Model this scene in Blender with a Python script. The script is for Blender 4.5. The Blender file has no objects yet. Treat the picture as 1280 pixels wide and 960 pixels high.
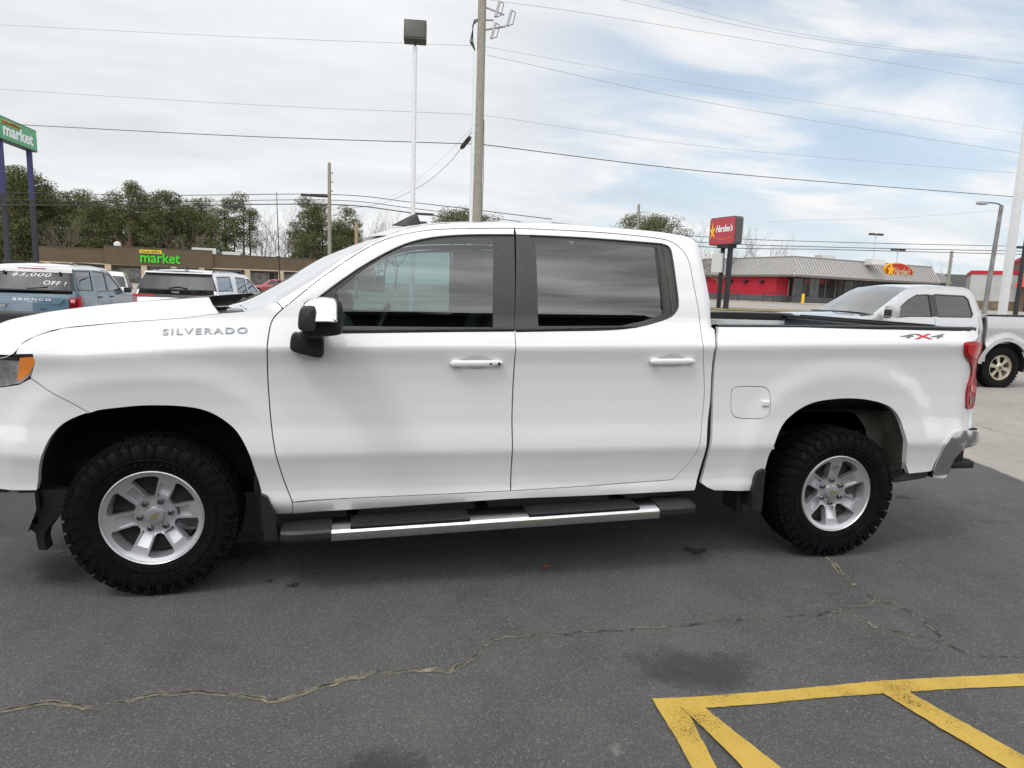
import bpy, bmesh, math, random
import numpy as np
from mathutils import Vector, Matrix
from mathutils.geometry import delaunay_2d_cdt
random.seed(7)
R = math.radians
sc = bpy.context.scene
COL = sc.collection

# ------------------------------------------------------------------ camera
F = 839.23; CAMP = np.array([0.9945, -3.3341, 1.5489]); PITCH = .14393; ROLL = .03535; YAW = .21713
fw = np.array([math.sin(YAW)*math.cos(PITCH), math.cos(YAW)*math.cos(PITCH), -math.sin(PITCH)])
r0 = np.array([math.cos(YAW), -math.sin(YAW), 0.]); u0 = np.cross(r0, fw)
cr_ = math.cos(ROLL)*r0 + math.sin(ROLL)*u0; cu_ = -math.sin(ROLL)*r0 + math.cos(ROLL)*u0
cd = bpy.data.cameras.new('camera'); cam = bpy.data.objects.new('camera', cd); COL.objects.link(cam)
cam.matrix_world = Matrix(((cr_[0], cu_[0], -fw[0], CAMP[0]), (cr_[1], cu_[1], -fw[1], CAMP[1]), (cr_[2], cu_[2], -fw[2], CAMP[2]), (0, 0, 0, 1)))
cd.sensor_width = 36; cd.lens = F/1280*36; cd.clip_start = .05; cd.clip_end = 3000
sc.camera = cam

# ------------------------------------------------------------------ light
SUN_EL, SUN_AZ = R(58), R(236)          # azimuth measured clockwise from +y
sdir = Vector((math.sin(SUN_AZ)*math.cos(SUN_EL), math.cos(SUN_AZ)*math.cos(SUN_EL), math.sin(SUN_EL)))
w = bpy.data.worlds.new('World'); sc.world = w; w.use_nodes = True
nt = w.node_tree; nt.nodes.clear()
def wn(t, **k):
    n = nt.nodes.new(t)
    for a, b in k.items(): setattr(n, a, b)
    return n
out = wn('ShaderNodeOutputWorld'); sky = wn('ShaderNodeTexSky', sky_type='NISHITA', sun_disc=False)
sky.sun_elevation = SUN_EL; sky.sun_rotation = SUN_AZ; sky.dust_density = 1.5; sky.ozone_density = .4
bg1 = wn('ShaderNodeBackground'); bg1.inputs[1].default_value = .15
bg2 = wn('ShaderNodeBackground'); bg2.inputs[1].default_value = 1.0
mx = wn('ShaderNodeMixShader'); tc = wn('ShaderNodeTexCoord'); L = nt.links.new
def wmath(op, a, b=None, c=None, clamp=False):
    n = wn('ShaderNodeMath', operation=op); n.use_clamp = clamp
    for i, v in enumerate((a, b, c)):
        if v is None: continue
        if isinstance(v, (int, float)): n.inputs[i].default_value = v
        else: L(v, n.inputs[i])
    return n.outputs[0]
sep = wn('ShaderNodeSeparateXYZ'); L(tc.outputs['Generated'], sep.inputs[0])
zz = wmath('ADD', wmath('MAXIMUM', sep.outputs[2], 0.0), .16)
cmb = wn('ShaderNodeCombineXYZ'); L(wmath('DIVIDE', sep.outputs[0], zz), cmb.inputs[0]); L(wmath('DIVIDE', sep.outputs[1], zz), cmb.inputs[1])
mp = wn('ShaderNodeMapping'); mp.inputs['Rotation'].default_value = (0, 0, R(25)); mp.inputs['Scale'].default_value = (.8, 1.5, 1); L(cmb.outputs[0], mp.inputs[0])
n1 = wn('ShaderNodeTexNoise'); n1.inputs['Scale'].default_value = 1.5; n1.inputs['Detail'].default_value = 7; n1.inputs['Roughness'].default_value = .55; n1.inputs['Distortion'].default_value = .4
L(mp.outputs[0], n1.inputs[0])
n2 = wn('ShaderNodeTexNoise'); n2.inputs['Scale'].default_value = .45; n2.inputs['Detail'].default_value = 5; L(mp.outputs[0], n2.inputs[0])
# how dense the cloud is: thin where the blue shows (towards the upper right of the view)
vb = wn('ShaderNodeVectorMath', operation='DOT_PRODUCT'); L(tc.outputs['Generated'], vb.inputs[0])
bd = fw + cr_*(1060-640)/F - cu_*(150-480)/F; bd /= np.linalg.norm(bd); vb.inputs[1].default_value = tuple(bd)
near_blue = wn('ShaderNodeMapRange', interpolation_type='SMOOTHSTEP'); L(vb.outputs['Value'], near_blue.inputs[0]); near_blue.inputs[1].default_value = .89; near_blue.inputs[2].default_value = .985
f_ = wn('ShaderNodeMapRange', interpolation_type='SMOOTHSTEP'); L(n1.outputs[0], f_.inputs[0]); f_.inputs[1].default_value = .38; f_.inputs[2].default_value = .64; f_.inputs[3].default_value = .52; f_.inputs[4].default_value = 1.0
dens = wn('ShaderNodeMix'); L(near_blue.outputs[0], dens.inputs[0]); dens.inputs[2].default_value = .97; L(f_.outputs[0], dens.inputs[3])
hz = wn('ShaderNodeMapRange', interpolation_type='SMOOTHSTEP'); L(sep.outputs[2], hz.inputs[0]); hz.inputs[1].default_value = .30; hz.inputs[2].default_value = .06
dens2 = wmath('MAXIMUM', dens.outputs[0], wmath('MULTIPLY', hz.outputs[0], .92))
# cloud brightness: gentle ahead, stronger structure behind the camera, brightest in the glow added there
amp = wn('ShaderNodeMapRange'); L(sep.outputs[1], amp.inputs[0]); amp.inputs[1].default_value = .3; amp.inputs[2].default_value = -.3; amp.inputs[3].default_value = .48; amp.inputs[4].default_value = 3.4
v1 = 0.0; contrast = wmath('MULTIPLY_ADD', wmath('SUBTRACT', n1.outputs[0], .5), amp.outputs[0], 1.0)
v2 = wmath('MULTIPLY_ADD', wmath('SUBTRACT', n2.outputs[0], .5), .35, v1)
ds = wn('ShaderNodeVectorMath', operation='DOT_PRODUCT'); L(tc.outputs['Generated'], ds.inputs[0]); ds.inputs[1].default_value = tuple(Vector((-.25, -.76, .58)).normalized())   # unseen broad glow added behind the camera to light the truck's side
gl = wmath('MULTIPLY', wmath('POWER', wmath('MAXIMUM', ds.outputs['Value'], 0.0), 2.0), 1.32)
val = wmath('ADD', wmath('ADD', v2, .90), gl)
val = wmath('MULTIPLY', val, wmath('MAXIMUM', contrast, .2))
thin = wmath('SUBTRACT', 1.0, dens.outputs[0])                    # thin veils let the blue through
cc = wn('ShaderNodeCombineColor'); L(wmath('MULTIPLY', val, wmath('MULTIPLY_ADD', thin, -.27, .985)), cc.inputs[0]); L(wmath('MULTIPLY', val, wmath('MULTIPLY_ADD', thin, -.04, .995)), cc.inputs[1]); L(wmath('MULTIPLY', val, wmath('MULTIPLY_ADD', thin, .12, 1.01)), cc.inputs[2])
L(cc.outputs[0], bg2.inputs[0]); L(sky.outputs[0], bg1.inputs[0])
L(dens2, mx.inputs[0]); L(bg1.outputs[0], mx.inputs[1]); L(bg2.outputs[0], mx.inputs[2]); L(mx.outputs[0], out.inputs[0])
sl = bpy.data.lights.new('sun', 'SUN'); sl.energy = 1.05; sl.angle = R(14); sl.color = (1, .97, .92)
so = bpy.data.objects.new('sun', sl); COL.objects.link(so); so.rotation_euler = (-sdir).to_track_quat('-Z', 'Y').to_euler(); so.location = (0, -5, 20)
sc.view_settings.view_transform = 'Standard'; sc.view_settings.look = 'None'; sc.view_settings.exposure = 0.0; sc.view_settings.gamma = 1

# ------------------------------------------------------------------ helpers
def ray(px, py): return fw + cr_*(px-640)/F - cu_*(py-480)/F
def gz(x, y):
    def sm(a, b, v):
        t = min(1, max(0, (v-a)/(b-a))); return t*t*(3-2*t)
    r = math.hypot(x-1, y)
    return -.1*sm(6, 12, r)*(1-sm(22, 34, r)) + .6*sm(30, 75, y)*sm(0, 30, x)
def at(px, py, d): return CAMP + ray(px, py)*d                     # point at depth d
def G(px, py, dz=0.):                                             # point on the ground
    z = 0.
    for _ in range(25):
        t = (z-CAMP[2])/ray(px, py)[2]; p = CAMP+ray(px, py)*t; z = gz(p[0], p[1])
    return np.array([p[0], p[1], z+dz])
def sm(a, b, v):
    t = min(1., max(0., (v-a)/(b-a))); return t*t*(3-2*t)
def itp(x, tab):
    return float(np.interp(x, [a for a, _ in tab], [b for _, b in tab]))
XF = None                                                          # world -> thing-local transform
def obj(name, vs, fs, mat, parent=None, smooth=True, angle=38):
    me = bpy.data.meshes.new(name)
    if XF is not None and parent is not None: vs = [XF @ Vector(v) for v in vs]
    me.from_pydata([tuple(v) for v in vs], [], fs); me.update()
    if smooth:
        me.shade_smooth(); me.set_sharp_from_angle(angle=R(angle))
    me.materials.append(mat)
    o = bpy.data.objects.new(name, me); COL.objects.link(o)
    if parent is not None: o.parent = parent
    return o
def tag(o, label=None, cat=None, group=None, kind=None):
    if label: o['label'] = label
    if cat: o['category'] = cat
    if group: o['group'] = group
    if kind: o['kind'] = kind
    return o
def thing(name, label, cat, loc=(0, 0, 0), rz=0, group=None, xf=False):
    global XF
    o = bpy.data.objects.new(name, None); COL.objects.link(o); o.empty_display_size = .3
    o.location = loc; o.rotation_euler = (0, 0, rz); tag(o, label, cat, group)
    XF = (Matrix.Translation(Vector(loc)) @ Matrix.Rotation(rz, 4, 'Z')).inverted() if xf else None
    return o
def copy_tree(o, parent=None):
    c = o.copy(); COL.objects.link(c); c.parent = parent
    for ch in [k for k in bpy.data.objects if k.parent == o]: copy_tree(ch, c)
    return c
def crs(pts, n=8):                                                 # Catmull-Rom through points
    P = [np.array(p, float) for p in pts]; P = [2*P[0]-P[1]] + P + [2*P[-1]-P[-2]]; o = []
    for i in range(1, len(P)-2):
        for k in range(n):
            t = k/n; a, b, c, d = P[i-1:i+3]
            o.append(tuple(.5*((2*b)+(-a+c)*t+(2*a-5*b+4*c-d)*t*t+(-a+3*b-3*c+d)*t**3)))
    o.append(tuple(P[-2])); return o
def area(p): return .5*sum(p[i-1][0]*p[i][1]-p[i][0]*p[i-1][1] for i in range(len(p)))
def inset(p, d):
    p = [q for i, q in enumerate(p) if math.hypot(q[0]-p[i-1][0], q[1]-p[i-1][1]) > 1e-5]
    s = 1 if area(p) > 0 else -1; n = len(p); o = []
    for i in range(n):
        a, b, c = p[i-1], p[i], p[(i+1) % n]
        e1 = np.array([b[0]-a[0], b[1]-a[1]]); e2 = np.array([c[0]-b[0], c[1]-b[1]])
        e1 /= np.linalg.norm(e1); e2 /= np.linalg.norm(e2)
        m = np.array([-e1[1]-e2[1], e1[0]+e2[0]]); l = np.linalg.norm(m)
        m = m/l if l > 1e-6 else np.array([-e1[1], e1[0]])
        k = min(2.5, 1/max(.3, abs(m @ np.array([-e1[1], e1[0]]))))
        o.append((b[0]+s*m[0]*d*k, b[1]+s*m[1]*d*k))
    return o
def dense(p, ds):
    o = []
    for i in range(len(p)):
        a, b = p[i], p[(i+1) % len(p)]; l = math.hypot(b[0]-a[0], b[1]-a[1]); n = max(1, int(math.ceil(l/ds)))
        for k in range(n): o.append((a[0]+(b[0]-a[0])*k/n, a[1]+(b[1]-a[1])*k/n))
    return o
def inside(poly, P):
    x, y = P[:, 0], P[:, 1]; r = np.zeros(len(P), bool); n = len(poly)
    for i in range(n):
        (x1, y1), (x2, y2) = poly[i-1], poly[i]
        if y1 == y2: continue
        c = ((y1 > y) != (y2 > y)) & (x < (x2-x1)*(y-y1)/(y2-y1)+x1); r ^= c
    return r
def dpoly(poly, P, closed=True):
    d = np.full(len(P), 1e9); n = len(poly)
    for i in range(0 if closed else 1, n):
        a = np.array(poly[i-1]); b = np.array(poly[i]); ab = b-a; L2 = ab@ab
        t = np.clip(((P-a)@ab)/max(L2, 1e-12), 0, 1); q = a+t[:, None]*ab
        d = np.minimum(d, np.hypot(*(P-q).T))
    return d
def tri(outer, holes, grid):
    outer = dense(outer, grid*.8); holes = [dense(h, grid*.8) for h in holes]
    a = np.array(outer); x0, z0 = a.min(0); x1, z1 = a.max(0)
    gx = np.arange(math.floor(x0/grid)*grid, x1+grid, grid); gz_ = np.arange(math.floor(z0/grid)*grid, z1+grid, grid)
    P = np.array([(x, z) for x in gx for z in gz_]); m = inside(outer, P) & (dpoly(outer, P) > grid*.45)
    for h in holes: m &= ~inside(h, P) & (dpoly(h, P) > grid*.45)
    P = P[m]; vs = []; ed = []
    for l in [outer]+holes:
        s = len(vs); vs += [tuple(q) for q in l]; ed += [(s+i, s+(i+1) % len(l)) for i in range(len(l))]
    vs += [tuple(q) for q in P]
    V, E, Fc, *_ = delaunay_2d_cdt([Vector(v) for v in vs], ed, [], 0, 1e-6)
    V = [tuple(v) for v in V]; C = np.array([np.mean([V[i] for i in f], axis=0) for f in Fc])
    k = inside(outer, C)
    for h in holes: k &= ~inside(h, C)
    T = []
    for f, ok in zip(Fc, k):
        if ok:
            f = list(f)
            if area([V[i] for i in f]) < 0: f.reverse()
            T.append(f)
    return V, T
def panel(name, outer, holes, mapf, mat, parent, grid=.035, flange=None, mirror=None, angle=38, flip=False):
    """outline in 2-D filled with a fine mesh, mapped to 3-D; flange(u,v,p) gives the inner edge point"""
    V, T = tri(outer, holes, grid)
    vs = [tuple(mapf(*v)) for v in V]; fs = [tuple(t) for t in T]
    if flange:
        cnt = {}
        for t in fs:
            for i in range(3):
                e = (t[i], t[(i+1) % 3]); cnt[tuple(sorted(e))] = (cnt.get(tuple(sorted(e)), (0,))[0]+1, e)
        dup = {}
        def dv(i, inn):
            if (i, inn) not in dup:
                dup[(i, inn)] = len(vs); vs.append(tuple(flange(V[i][0], V[i][1], vs[i])) if inn else vs[i])
            return dup[(i, inn)]
        for c, (a, b) in cnt.values():
            if c == 1: fs.append((dv(a, 0), dv(a, 1), dv(b, 1), dv(b, 0)))
    if flip: fs = [f[::-1] for f in fs]
    o = obj(name, vs, fs, mat, parent, angle=angle)
    if mirror:
        o2 = obj(name, [mirror(v) for v in vs], [f[::-1] for f in fs], mat, parent, angle=angle)
        return o, o2
    return o
class Segs:
    def __init__(s, poly, closed=False):
        p = np.array([(q[0], q[1]) for q in poly], float); s.a = p if closed else p[:-1]; b = np.roll(p, -1, 0) if closed else p[1:]
        s.d = b-s.a; s.l = np.maximum((s.d**2).sum(1), 1e-12); s.lo = p.min(0); s.hi = p.max(0)
    def __call__(s, x, z, lim=9.):
        if x < s.lo[0]-lim or x > s.hi[0]+lim or z < s.lo[1]-lim or z > s.hi[1]+lim: return 9.
        px = x-s.a[:, 0]; pz = z-s.a[:, 1]; t = np.clip((px*s.d[:, 0]+pz*s.d[:, 1])/s.l, 0, 1)
        return float(np.sqrt(((px-t*s.d[:, 0])**2+(pz-t*s.d[:, 1])**2).min()))
class MB:
    def __init__(s): s.v = []; s.f = []
    def add(s, vs, fs):
        b = len(s.v); s.v += [tuple(v) for v in vs]; s.f += [tuple(i+b for i in f) for f in fs]; return s
    def box(s, x0, x1, y0, y1, z0, z1, bev=0, M=None, seg=2):
        bm = bmesh.new(); bmesh.ops.create_cube(bm, size=1)
        for v in bm.verts: v.co = Vector((x0+(v.co.x+.5)*(x1-x0), y0+(v.co.y+.5)*(y1-y0), z0+(v.co.z+.5)*(z1-z0)))
        if bev: bmesh.ops.bevel(bm, geom=bm.edges[:], offset=bev, segments=seg, affect='EDGES', profile=.6)
        if M is not None: bm.transform(M)
        bm.verts.index_update()
        s.add([v.co[:] for v in bm.verts], [[v.index for v in f.verts] for f in bm.faces]); bm.free(); return s
    def cyl(s, p0, p1, ra, rb=None, n=12, cap=True):
        rb = ra if rb is None else rb; p0 = Vector(p0); p1 = Vector(p1); d = (p1-p0).normalized()
        q = d.to_track_quat('Z', 'Y'); vs = []
        for p, r in ((p0, ra), (p1, rb)):
            vs += [p+q@Vector((r*math.cos(2*math.pi*i/n), r*math.sin(2*math.pi*i/n), 0)) for i in range(n)]
        fs = [(i, (i+1) % n, n+(i+1) % n, n+i) for i in range(n)]
        if cap: fs += [tuple(range(n))[::-1], tuple(range(n, 2*n))]
        return s.add(vs, fs)
    def tube(s, pts, r, n=6, rs=None):
        pts = [Vector(p) for p in pts]; vs = []; m = len(pts); q = None
        for i, p in enumerate(pts):
            d = (pts[min(i+1, m-1)]-pts[max(i-1, 0)]).normalized(); q = d.to_track_quat('Z', 'Y')
            rr = rs[i] if rs else r
            vs += [p+q@Vector((rr*math.cos(2*math.pi*k/n), rr*math.sin(2*math.pi*k/n), 0)) for k in range(n)]
        fs = [(i*n+k, i*n+(k+1) % n, (i+1)*n+(k+1) % n, (i+1)*n+k) for i in range(m-1) for k in range(n)]
        fs += [tuple(range(n))[::-1], tuple(range((m-1)*n, m*n))]
        return s.add(vs, fs)
    def prism(s, poly, f0, f1):                                    # poly 2-D, f0/f1 map to 3-D on both sides
        n = len(poly); poly = list(poly) if area(poly) > 0 else list(poly)[::-1]
        t = [tuple(x) for x in tessel(poly)]
        s.add([f0(*p) for p in poly]+[f1(*p) for p in poly], [x for x in t]+[tuple(i+n for i in x[::-1]) for x in t]+[(i, i+n, (i+1) % n+n, (i+1) % n) for i in range(n)]); return s
    def grid(s, M, N, f, closed=False):
        vs = [f(i/(M-1), j/(N-1)) for i in range(M) for j in range(N)]
        fs = [(i*N+j, i*N+j+1, (i+1)*N+j+1, (i+1)*N+j) for i in range(M-1) for j in range(N-1)]
        return s.add(vs, fs)
    def revolve(s, prof, c, n=64, axis='y', sgn=1):                # prof: (radius, offset along y)
        vs = [(c[0]+r*math.cos(2*math.pi*i/n), c[1]+sgn*y, c[2]+r*math.sin(2*math.pi*i/n)) for r, y in prof for i in range(n)]
        m = len(prof); fs = [(j*n+i, (j+1)*n+i, (j+1)*n+(i+1) % n, j*n+(i+1) % n) for j in range(m-1) for i in range(n)]
        return s.add(vs, fs)
    def build(s, name, mat, parent=None, smooth=True, angle=38):
        bm = bmesh.new(); vv = [bm.verts.new(v) for v in s.v]
        for f in s.f:
            try: bm.faces.new([vv[i] for i in f])
            except ValueError: pass
        bmesh.ops.recalc_face_normals(bm, faces=bm.faces[:]); bm.verts.index_update()
        vs = [v.co.copy() for v in bm.verts]; fs = [[v.index for v in f.verts] for f in bm.faces]; bm.free()
        return obj(name, vs, fs, mat, parent, smooth, angle)
def tessel(poly):
    from mathutils.geometry import tessellate_polygon
    return tessellate_polygon([[Vector((p[0], p[1], 0)) for p in poly]])
def text_geo(s, width=None, height=None, shear=0, depth=.01, bold=0., space=1.):
    cu = bpy.data.curves.new('t', 'FONT'); cu.body = s; cu.extrude = .05; cu.shear = shear; cu.offset = bold; cu.resolution_u = 3; cu.space_character = space
    o = bpy.data.objects.new('t', cu); COL.objects.link(o); bpy.context.view_layer.update()
    me = bpy.data.meshes.new_from_object(o.evaluated_get(bpy.context.evaluated_depsgraph_get()))
    vs = np.array([v.co[:] for v in me.vertices]); fs = [tuple(p.vertices) for p in me.polygons]
    bpy.data.objects.remove(o); bpy.data.curves.remove(cu); bpy.data.meshes.remove(me)
    mn, mx_ = vs.min(0), vs.max(0); k = (width or 1)/(mx_[0]-mn[0]); h = (height/(mx_[1]-mn[1])) if height else k
    vs = np.stack([(vs[:, 0]-mn[0])*k, (vs[:, 1]-mn[1])*h, (vs[:, 2]+.05)/.1*depth], 1)
    return vs, fs                                                  # x right, y up, z outwards 0..depth

def paper_mat():
    m = bpy.data.materials.new('thin_white_paper'); m.use_nodes = True; t = m.node_tree; t.nodes.clear(); o = t.nodes.new('ShaderNodeOutputMaterial'); a = t.nodes.new('ShaderNodeBsdfDiffuse'); b = t.nodes.new('ShaderNodeBsdfTranslucent'); x = t.nodes.new('ShaderNodeMixShader')
    a.inputs[0].default_value = b.inputs[0].default_value = (.85, .86, .84, 1); x.inputs[0].default_value = .7; t.links.new(a.outputs[0], x.inputs[1]); t.links.new(b.outputs[0], x.inputs[2]); t.links.new(x.outputs[0], o.inputs[0]); return m
# ------------------------------------------------------------------ materials
def mat(name, col, rough=.5, metal=0., coat=0., spec=.5, noise=None, bump=None, coat_rough=.03, alpha=None, emit=None, wear=None):
    """noise=(scale, amount[, colour2]); bump=(scale, strength)"""
    m = bpy.data.materials.new(name); m.use_nodes = True; t = m.node_tree; b = t.nodes['Principled BSDF']
    col = tuple(col)+(1,); b.inputs['Base Color'].default_value = col
    b.inputs['Roughness'].default_value = rough; b.inputs['Metallic'].default_value = metal
    b.inputs['Coat Weight'].default_value = coat; b.inputs['Coat Roughness'].default_value = coat_rough; b.inputs['Coat IOR'].default_value = 1.7
    b.inputs['Specular IOR Level'].default_value = spec
    tcn = t.nodes.new('ShaderNodeTexCoord')
    if noise:
        n = t.nodes.new('ShaderNodeTexNoise'); n.inputs['Scale'].default_value = noise[0]; n.inputs['Detail'].default_value = 6; n.inputs['Roughness'].default_value = .6
        t.links.new(tcn.outputs['Object'], n.inputs[0])
        mr = t.nodes.new('ShaderNodeMapRange'); mr.inputs[1].default_value = .32; mr.inputs[2].default_value = .68; t.links.new(n.outputs[0], mr.inputs[0])
        mxn = t.nodes.new('ShaderNodeMix'); mxn.data_type = 'RGBA'; t.links.new(mr.outputs[0], mxn.inputs[0])
        c2 = noise[2]+(1,) if len(noise) > 2 else tuple(c*(1+noise[1]) for c in col[:3])+(1,)
        c1 = col if len(noise) > 2 else tuple(c*(1-noise[1]) for c in col[:3])+(1,)
        mxn.inputs[6].default_value = c1; mxn.inputs[7].default_value = c2
        t.links.new(mxn.outputs[2], b.inputs['Base Color'])
    if bump:
        n = t.nodes.new('ShaderNodeTexNoise'); n.inputs['Scale'].default_value = bump[0]; n.inputs['Detail'].default_value = 5
        t.links.new(tcn.outputs['Object'], n.inputs[0]); bp = t.nodes.new('ShaderNodeBump'); bp.inputs['Strength'].default_value = bump[1]; bp.inputs['Distance'].default_value = .01
        t.links.new(n.outputs[0], bp.inputs['Height']); t.links.new(bp.outputs[0], b.inputs['Normal'])
    if emit: b.inputs['Emission Color'].default_value = col; b.inputs['Emission Strength'].default_value = emit
    return m
def glass(name, tint, refl=1.0, rough=.0, k=1.9):
    m = bpy.data.materials.new(name); m.use_nodes = True; t = m.node_tree; t.nodes.clear()
    o = t.nodes.new('ShaderNodeOutputMaterial'); fr = t.nodes.new('ShaderNodeFresnel'); fr.inputs[0].default_value = 1.55
    tr = t.nodes.new('ShaderNodeBsdfTransparent'); tr.inputs[0].default_value = tuple(tint)+(1,)
    g = t.nodes.new('ShaderNodeBsdfGlossy'); g.inputs['Roughness'].default_value = rough; g.inputs[0].default_value = (refl, refl, refl, 1)
    mul = t.nodes.new('ShaderNodeMath'); mul.operation = 'MULTIPLY'; mul.inputs[1].default_value = k; mul.use_clamp = True
    mx = t.nodes.new('ShaderNodeMixShader'); t.links.new(fr.outputs[0], mul.inputs[0]); t.links.new(mul.outputs[0], mx.inputs[0]); t.links.new(tr.outputs[0], mx.inputs[1]); t.links.new(g.outputs[0], mx.inputs[2]); t.links.new(mx.outputs[0], o.inputs[0])
    return m
M = dict(
    white=mat('white_paint', (.77, .775, .78), .32, coat=1.0, noise=(2.5, .012)),
    hood=mat('white_paint_hood', (.75, .755, .76), .32, coat=1.0),
    silverp=mat('silver_paint', (.47, .475, .48), .35, metal=.35, coat=1),
    palep=mat('pale_silver_paint', (.72, .73, .76), .35, metal=.1, coat=1),
    bluep=mat('blue_grey_paint', (.065, .125, .175), .35, coat=1),
    redp=mat('red_paint', (.30, .01, .02), .3, coat=1),
    blackpl=mat('black_plastic', (.011, .012, .013), .5, noise=(60, .25), bump=(300, .08)),
    trim=mat('black_trim', (.02, .019, .018), .38, noise=(25, .5, (.045, .042, .038)), bump=(90, .12)),
    dusty=mat('dusty_black_trim', (.034, .031, .028), .40, noise=(70, .5, (.056, .050, .044)), bump=(120, .08)),
    dark=mat('dark_void', (.008, .008, .008), .9),
    inner=mat('interior_grey', (.05, .052, .055), .7, bump=(200, .05)),
    chrome=mat('chrome', (.75, .76, .78), .08, metal=1),
    chromed=mat('dusty_chrome', (.62, .62, .63), .12, metal=1, noise=(5, .08)),
    steel=mat('brushed_steel', (.62, .62, .63), .22, metal=1, noise=(30, .08)),
    alloy=mat('silver_alloy', (.58, .585, .60), .33, metal=.72, noise=(20, .04)),
    rubber=mat('tyre_rubber', (.003, .003, .0035), .6, spec=.13, noise=(35, .6, (.007, .0068, .0065)), bump=(120, .25)),
    lug=mat('lug_nut_metal', (.18, .18, .19), .25, metal=1),
    gold=mat('gold_emblem', (.42, .37, .22), .35, metal=.7),
    amber=mat('amber_lens', (.90, .26, .03), .12, coat=1),
    redl=mat('red_lens', (.36, .004, .010), .22, spec=.3, coat=.2, noise=(25, .35)),
    redd=mat('dark_red_lens', (.14, .004, .01), .10, coat=1),
    metalg=mat('dirty_grey_metal', (.07, .066, .055), .7, noise=(7, .5, (.17, .16, .135)), bump=(15, .4)),
    bedw=mat('bed_wall_paint', (.66, .68, .68), .35, coat=.5, noise=(3, .12)),
    badge=mat('badge_grey', (.30, .31, .32), .3, metal=.6),
    decal_g=mat('grey_decal', (.17, .17, .175), .5), decal_r=mat('red_decal', (.60, .03, .05), .5),
    paper=mat('white_paper', (.75, .78, .74), .7), ink=mat('black_ink', (.03, .03, .035), .6),
    chalk=mat('white_window_paint', (.80, .80, .80), .8),
    g_front=glass('front_door_glass', (.36, .50, .48), k=1.9), g_rear=glass('privacy_glass', (.02, .024, .028), k=2.2), g_ws=glass('windscreen_glass', (.60, .70, .67), k=2.6),
    g_lens=glass('clear_lens', (.9, .9, .9)),
)
M['notice'] = paper_mat()
# ================================================================== ground
def ground_material():
    m = bpy.data.materials.new('asphalt_and_concrete'); m.use_nodes = True; t = m.node_tree; b = t.nodes['Principled BSDF']; b.inputs['Roughness'].default_value = .85
    N = t.nodes.new; Lk = t.links.new
    tcn = N('ShaderNodeTexCoord'); P = tcn.outputs['Object']; sp = N('ShaderNodeSeparateXYZ'); Lk(P, sp.inputs[0])
    def noise(s, d=5, r=.6, dist=0.):
        n = N('ShaderNodeTexNoise'); n.inputs['Scale'].default_value = s; n.inputs['Detail'].default_value = d; n.inputs['Roughness'].default_value = r; n.inputs['Distortion'].default_value = dist; Lk(P, n.inputs[0]); return n.outputs[0]
    def mr(v, a, b_, c=0., d=1.):
        n = N('ShaderNodeMapRange'); Lk(v, n.inputs[0]); n.inputs[1].default_value = a; n.inputs[2].default_value = b_; n.inputs[3].default_value = c; n.inputs[4].default_value = d; return n.outputs[0]
    def mix(f, a, c, mode='MIX'):
        n = N('ShaderNodeMix'); n.data_type = 'RGBA'; n.blend_type = mode
        for v, i in ((f, 0), (a, 6), (c, 7)):
            if isinstance(v, (float, int)): n.inputs[i].default_value = v
            elif isinstance(v, tuple): n.inputs[i].default_value = v+(1,)
            else: Lk(v, n.inputs[i])
        return n.outputs[2]
    def mth(op, a, c=None):
        n = N('ShaderNodeMath'); n.operation = op
        for i, v in enumerate((a, c)):
            if v is None: continue
            if isinstance(v, (float, int)): n.inputs[i].default_value = v
            else: Lk(v, n.inputs[i])
        return n.outputs[0]
    big = mr(noise(.55, 6), .35, .65); mid = mr(noise(3.2, 6), .35, .68); fine = noise(140, 3, .7)
    vo = N('ShaderNodeTexVoronoi'); vo.inputs['Scale'].default_value = 150; Lk(P, vo.inputs[0])
    grain = mr(vo.outputs['Color'], .1, .95, 0, 1)
    asp = mix(big, (.054, .054, .056), (.088, .087, .085)); asp = mix(mr(noise(.9, 7, .65, .6), .44, .62, 0, .7), asp, (.050, .050, .052)); asp = mix(mth('MULTIPLY', mid, .65), asp, (.104, .099, .090))
    sp1 = mr(mth('POWER', grain, 4.0), 0, 1, 0, .55); asp = mix(sp1, asp, (.25, .245, .23))
    dk = mr(fine, .30, .52, .85, 0); asp = mix(dk, asp, (.025, .025, .026))
    con = mix(mr(noise(.25, 6), .35, .65), (.33, .30, .265), (.42, .39, .35)); con = mix(mr(noise(6, 6), .4, .7, 0, .5), con, (.24, .22, .20)); con = mix(mr(fine, .35, .65, 0, .3), con, (.18, .17, .16))
    wob = mth('MULTIPLY', mth('SUBTRACT', noise(2.2, 4), .5), .12)
    a1 = mr(mth('ADD', sp.outputs[1], wob), 2.02, 2.06)
    ln = mth('ADD', mth('SUBTRACT', sp.outputs[0], mth('MULTIPLY', sp.outputs[1], .27)), wob)   # x - .27 y > 6.32
    a2 = mr(ln, 6.32, 6.38)
    a3 = mr(sp.outputs[1], -1.2, .9, 0, 1)
    f = mth('MAXIMUM', a1, mth('MULTIPLY', a2, a3))
    col = mix(f, asp, con)
    # far road surface is greyer, bleached
    Lk(col, b.inputs['Base Color'])
    bp = N('ShaderNodeBump'); bp.inputs['Strength'].default_value = .55; bp.inputs['Distance'].default_value = .006; Lk(mth('ADD', grain, mth('MULTIPLY', fine, 1.2)), bp.inputs['Height']); Lk(bp.outputs[0], b.inputs['Normal'])
    return m
rings = [0, 1.5, 3, 4.5, 6, 7, 8, 9, 10, 11, 12, 14, 17, 20, 23, 26, 30, 35, 40, 46, 53, 60, 68, 78, 90, 110, 150, 220, 350, 600, 1200, 2500]
vs = [(1, 0, 0)]; fs = []; NS = 72
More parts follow.
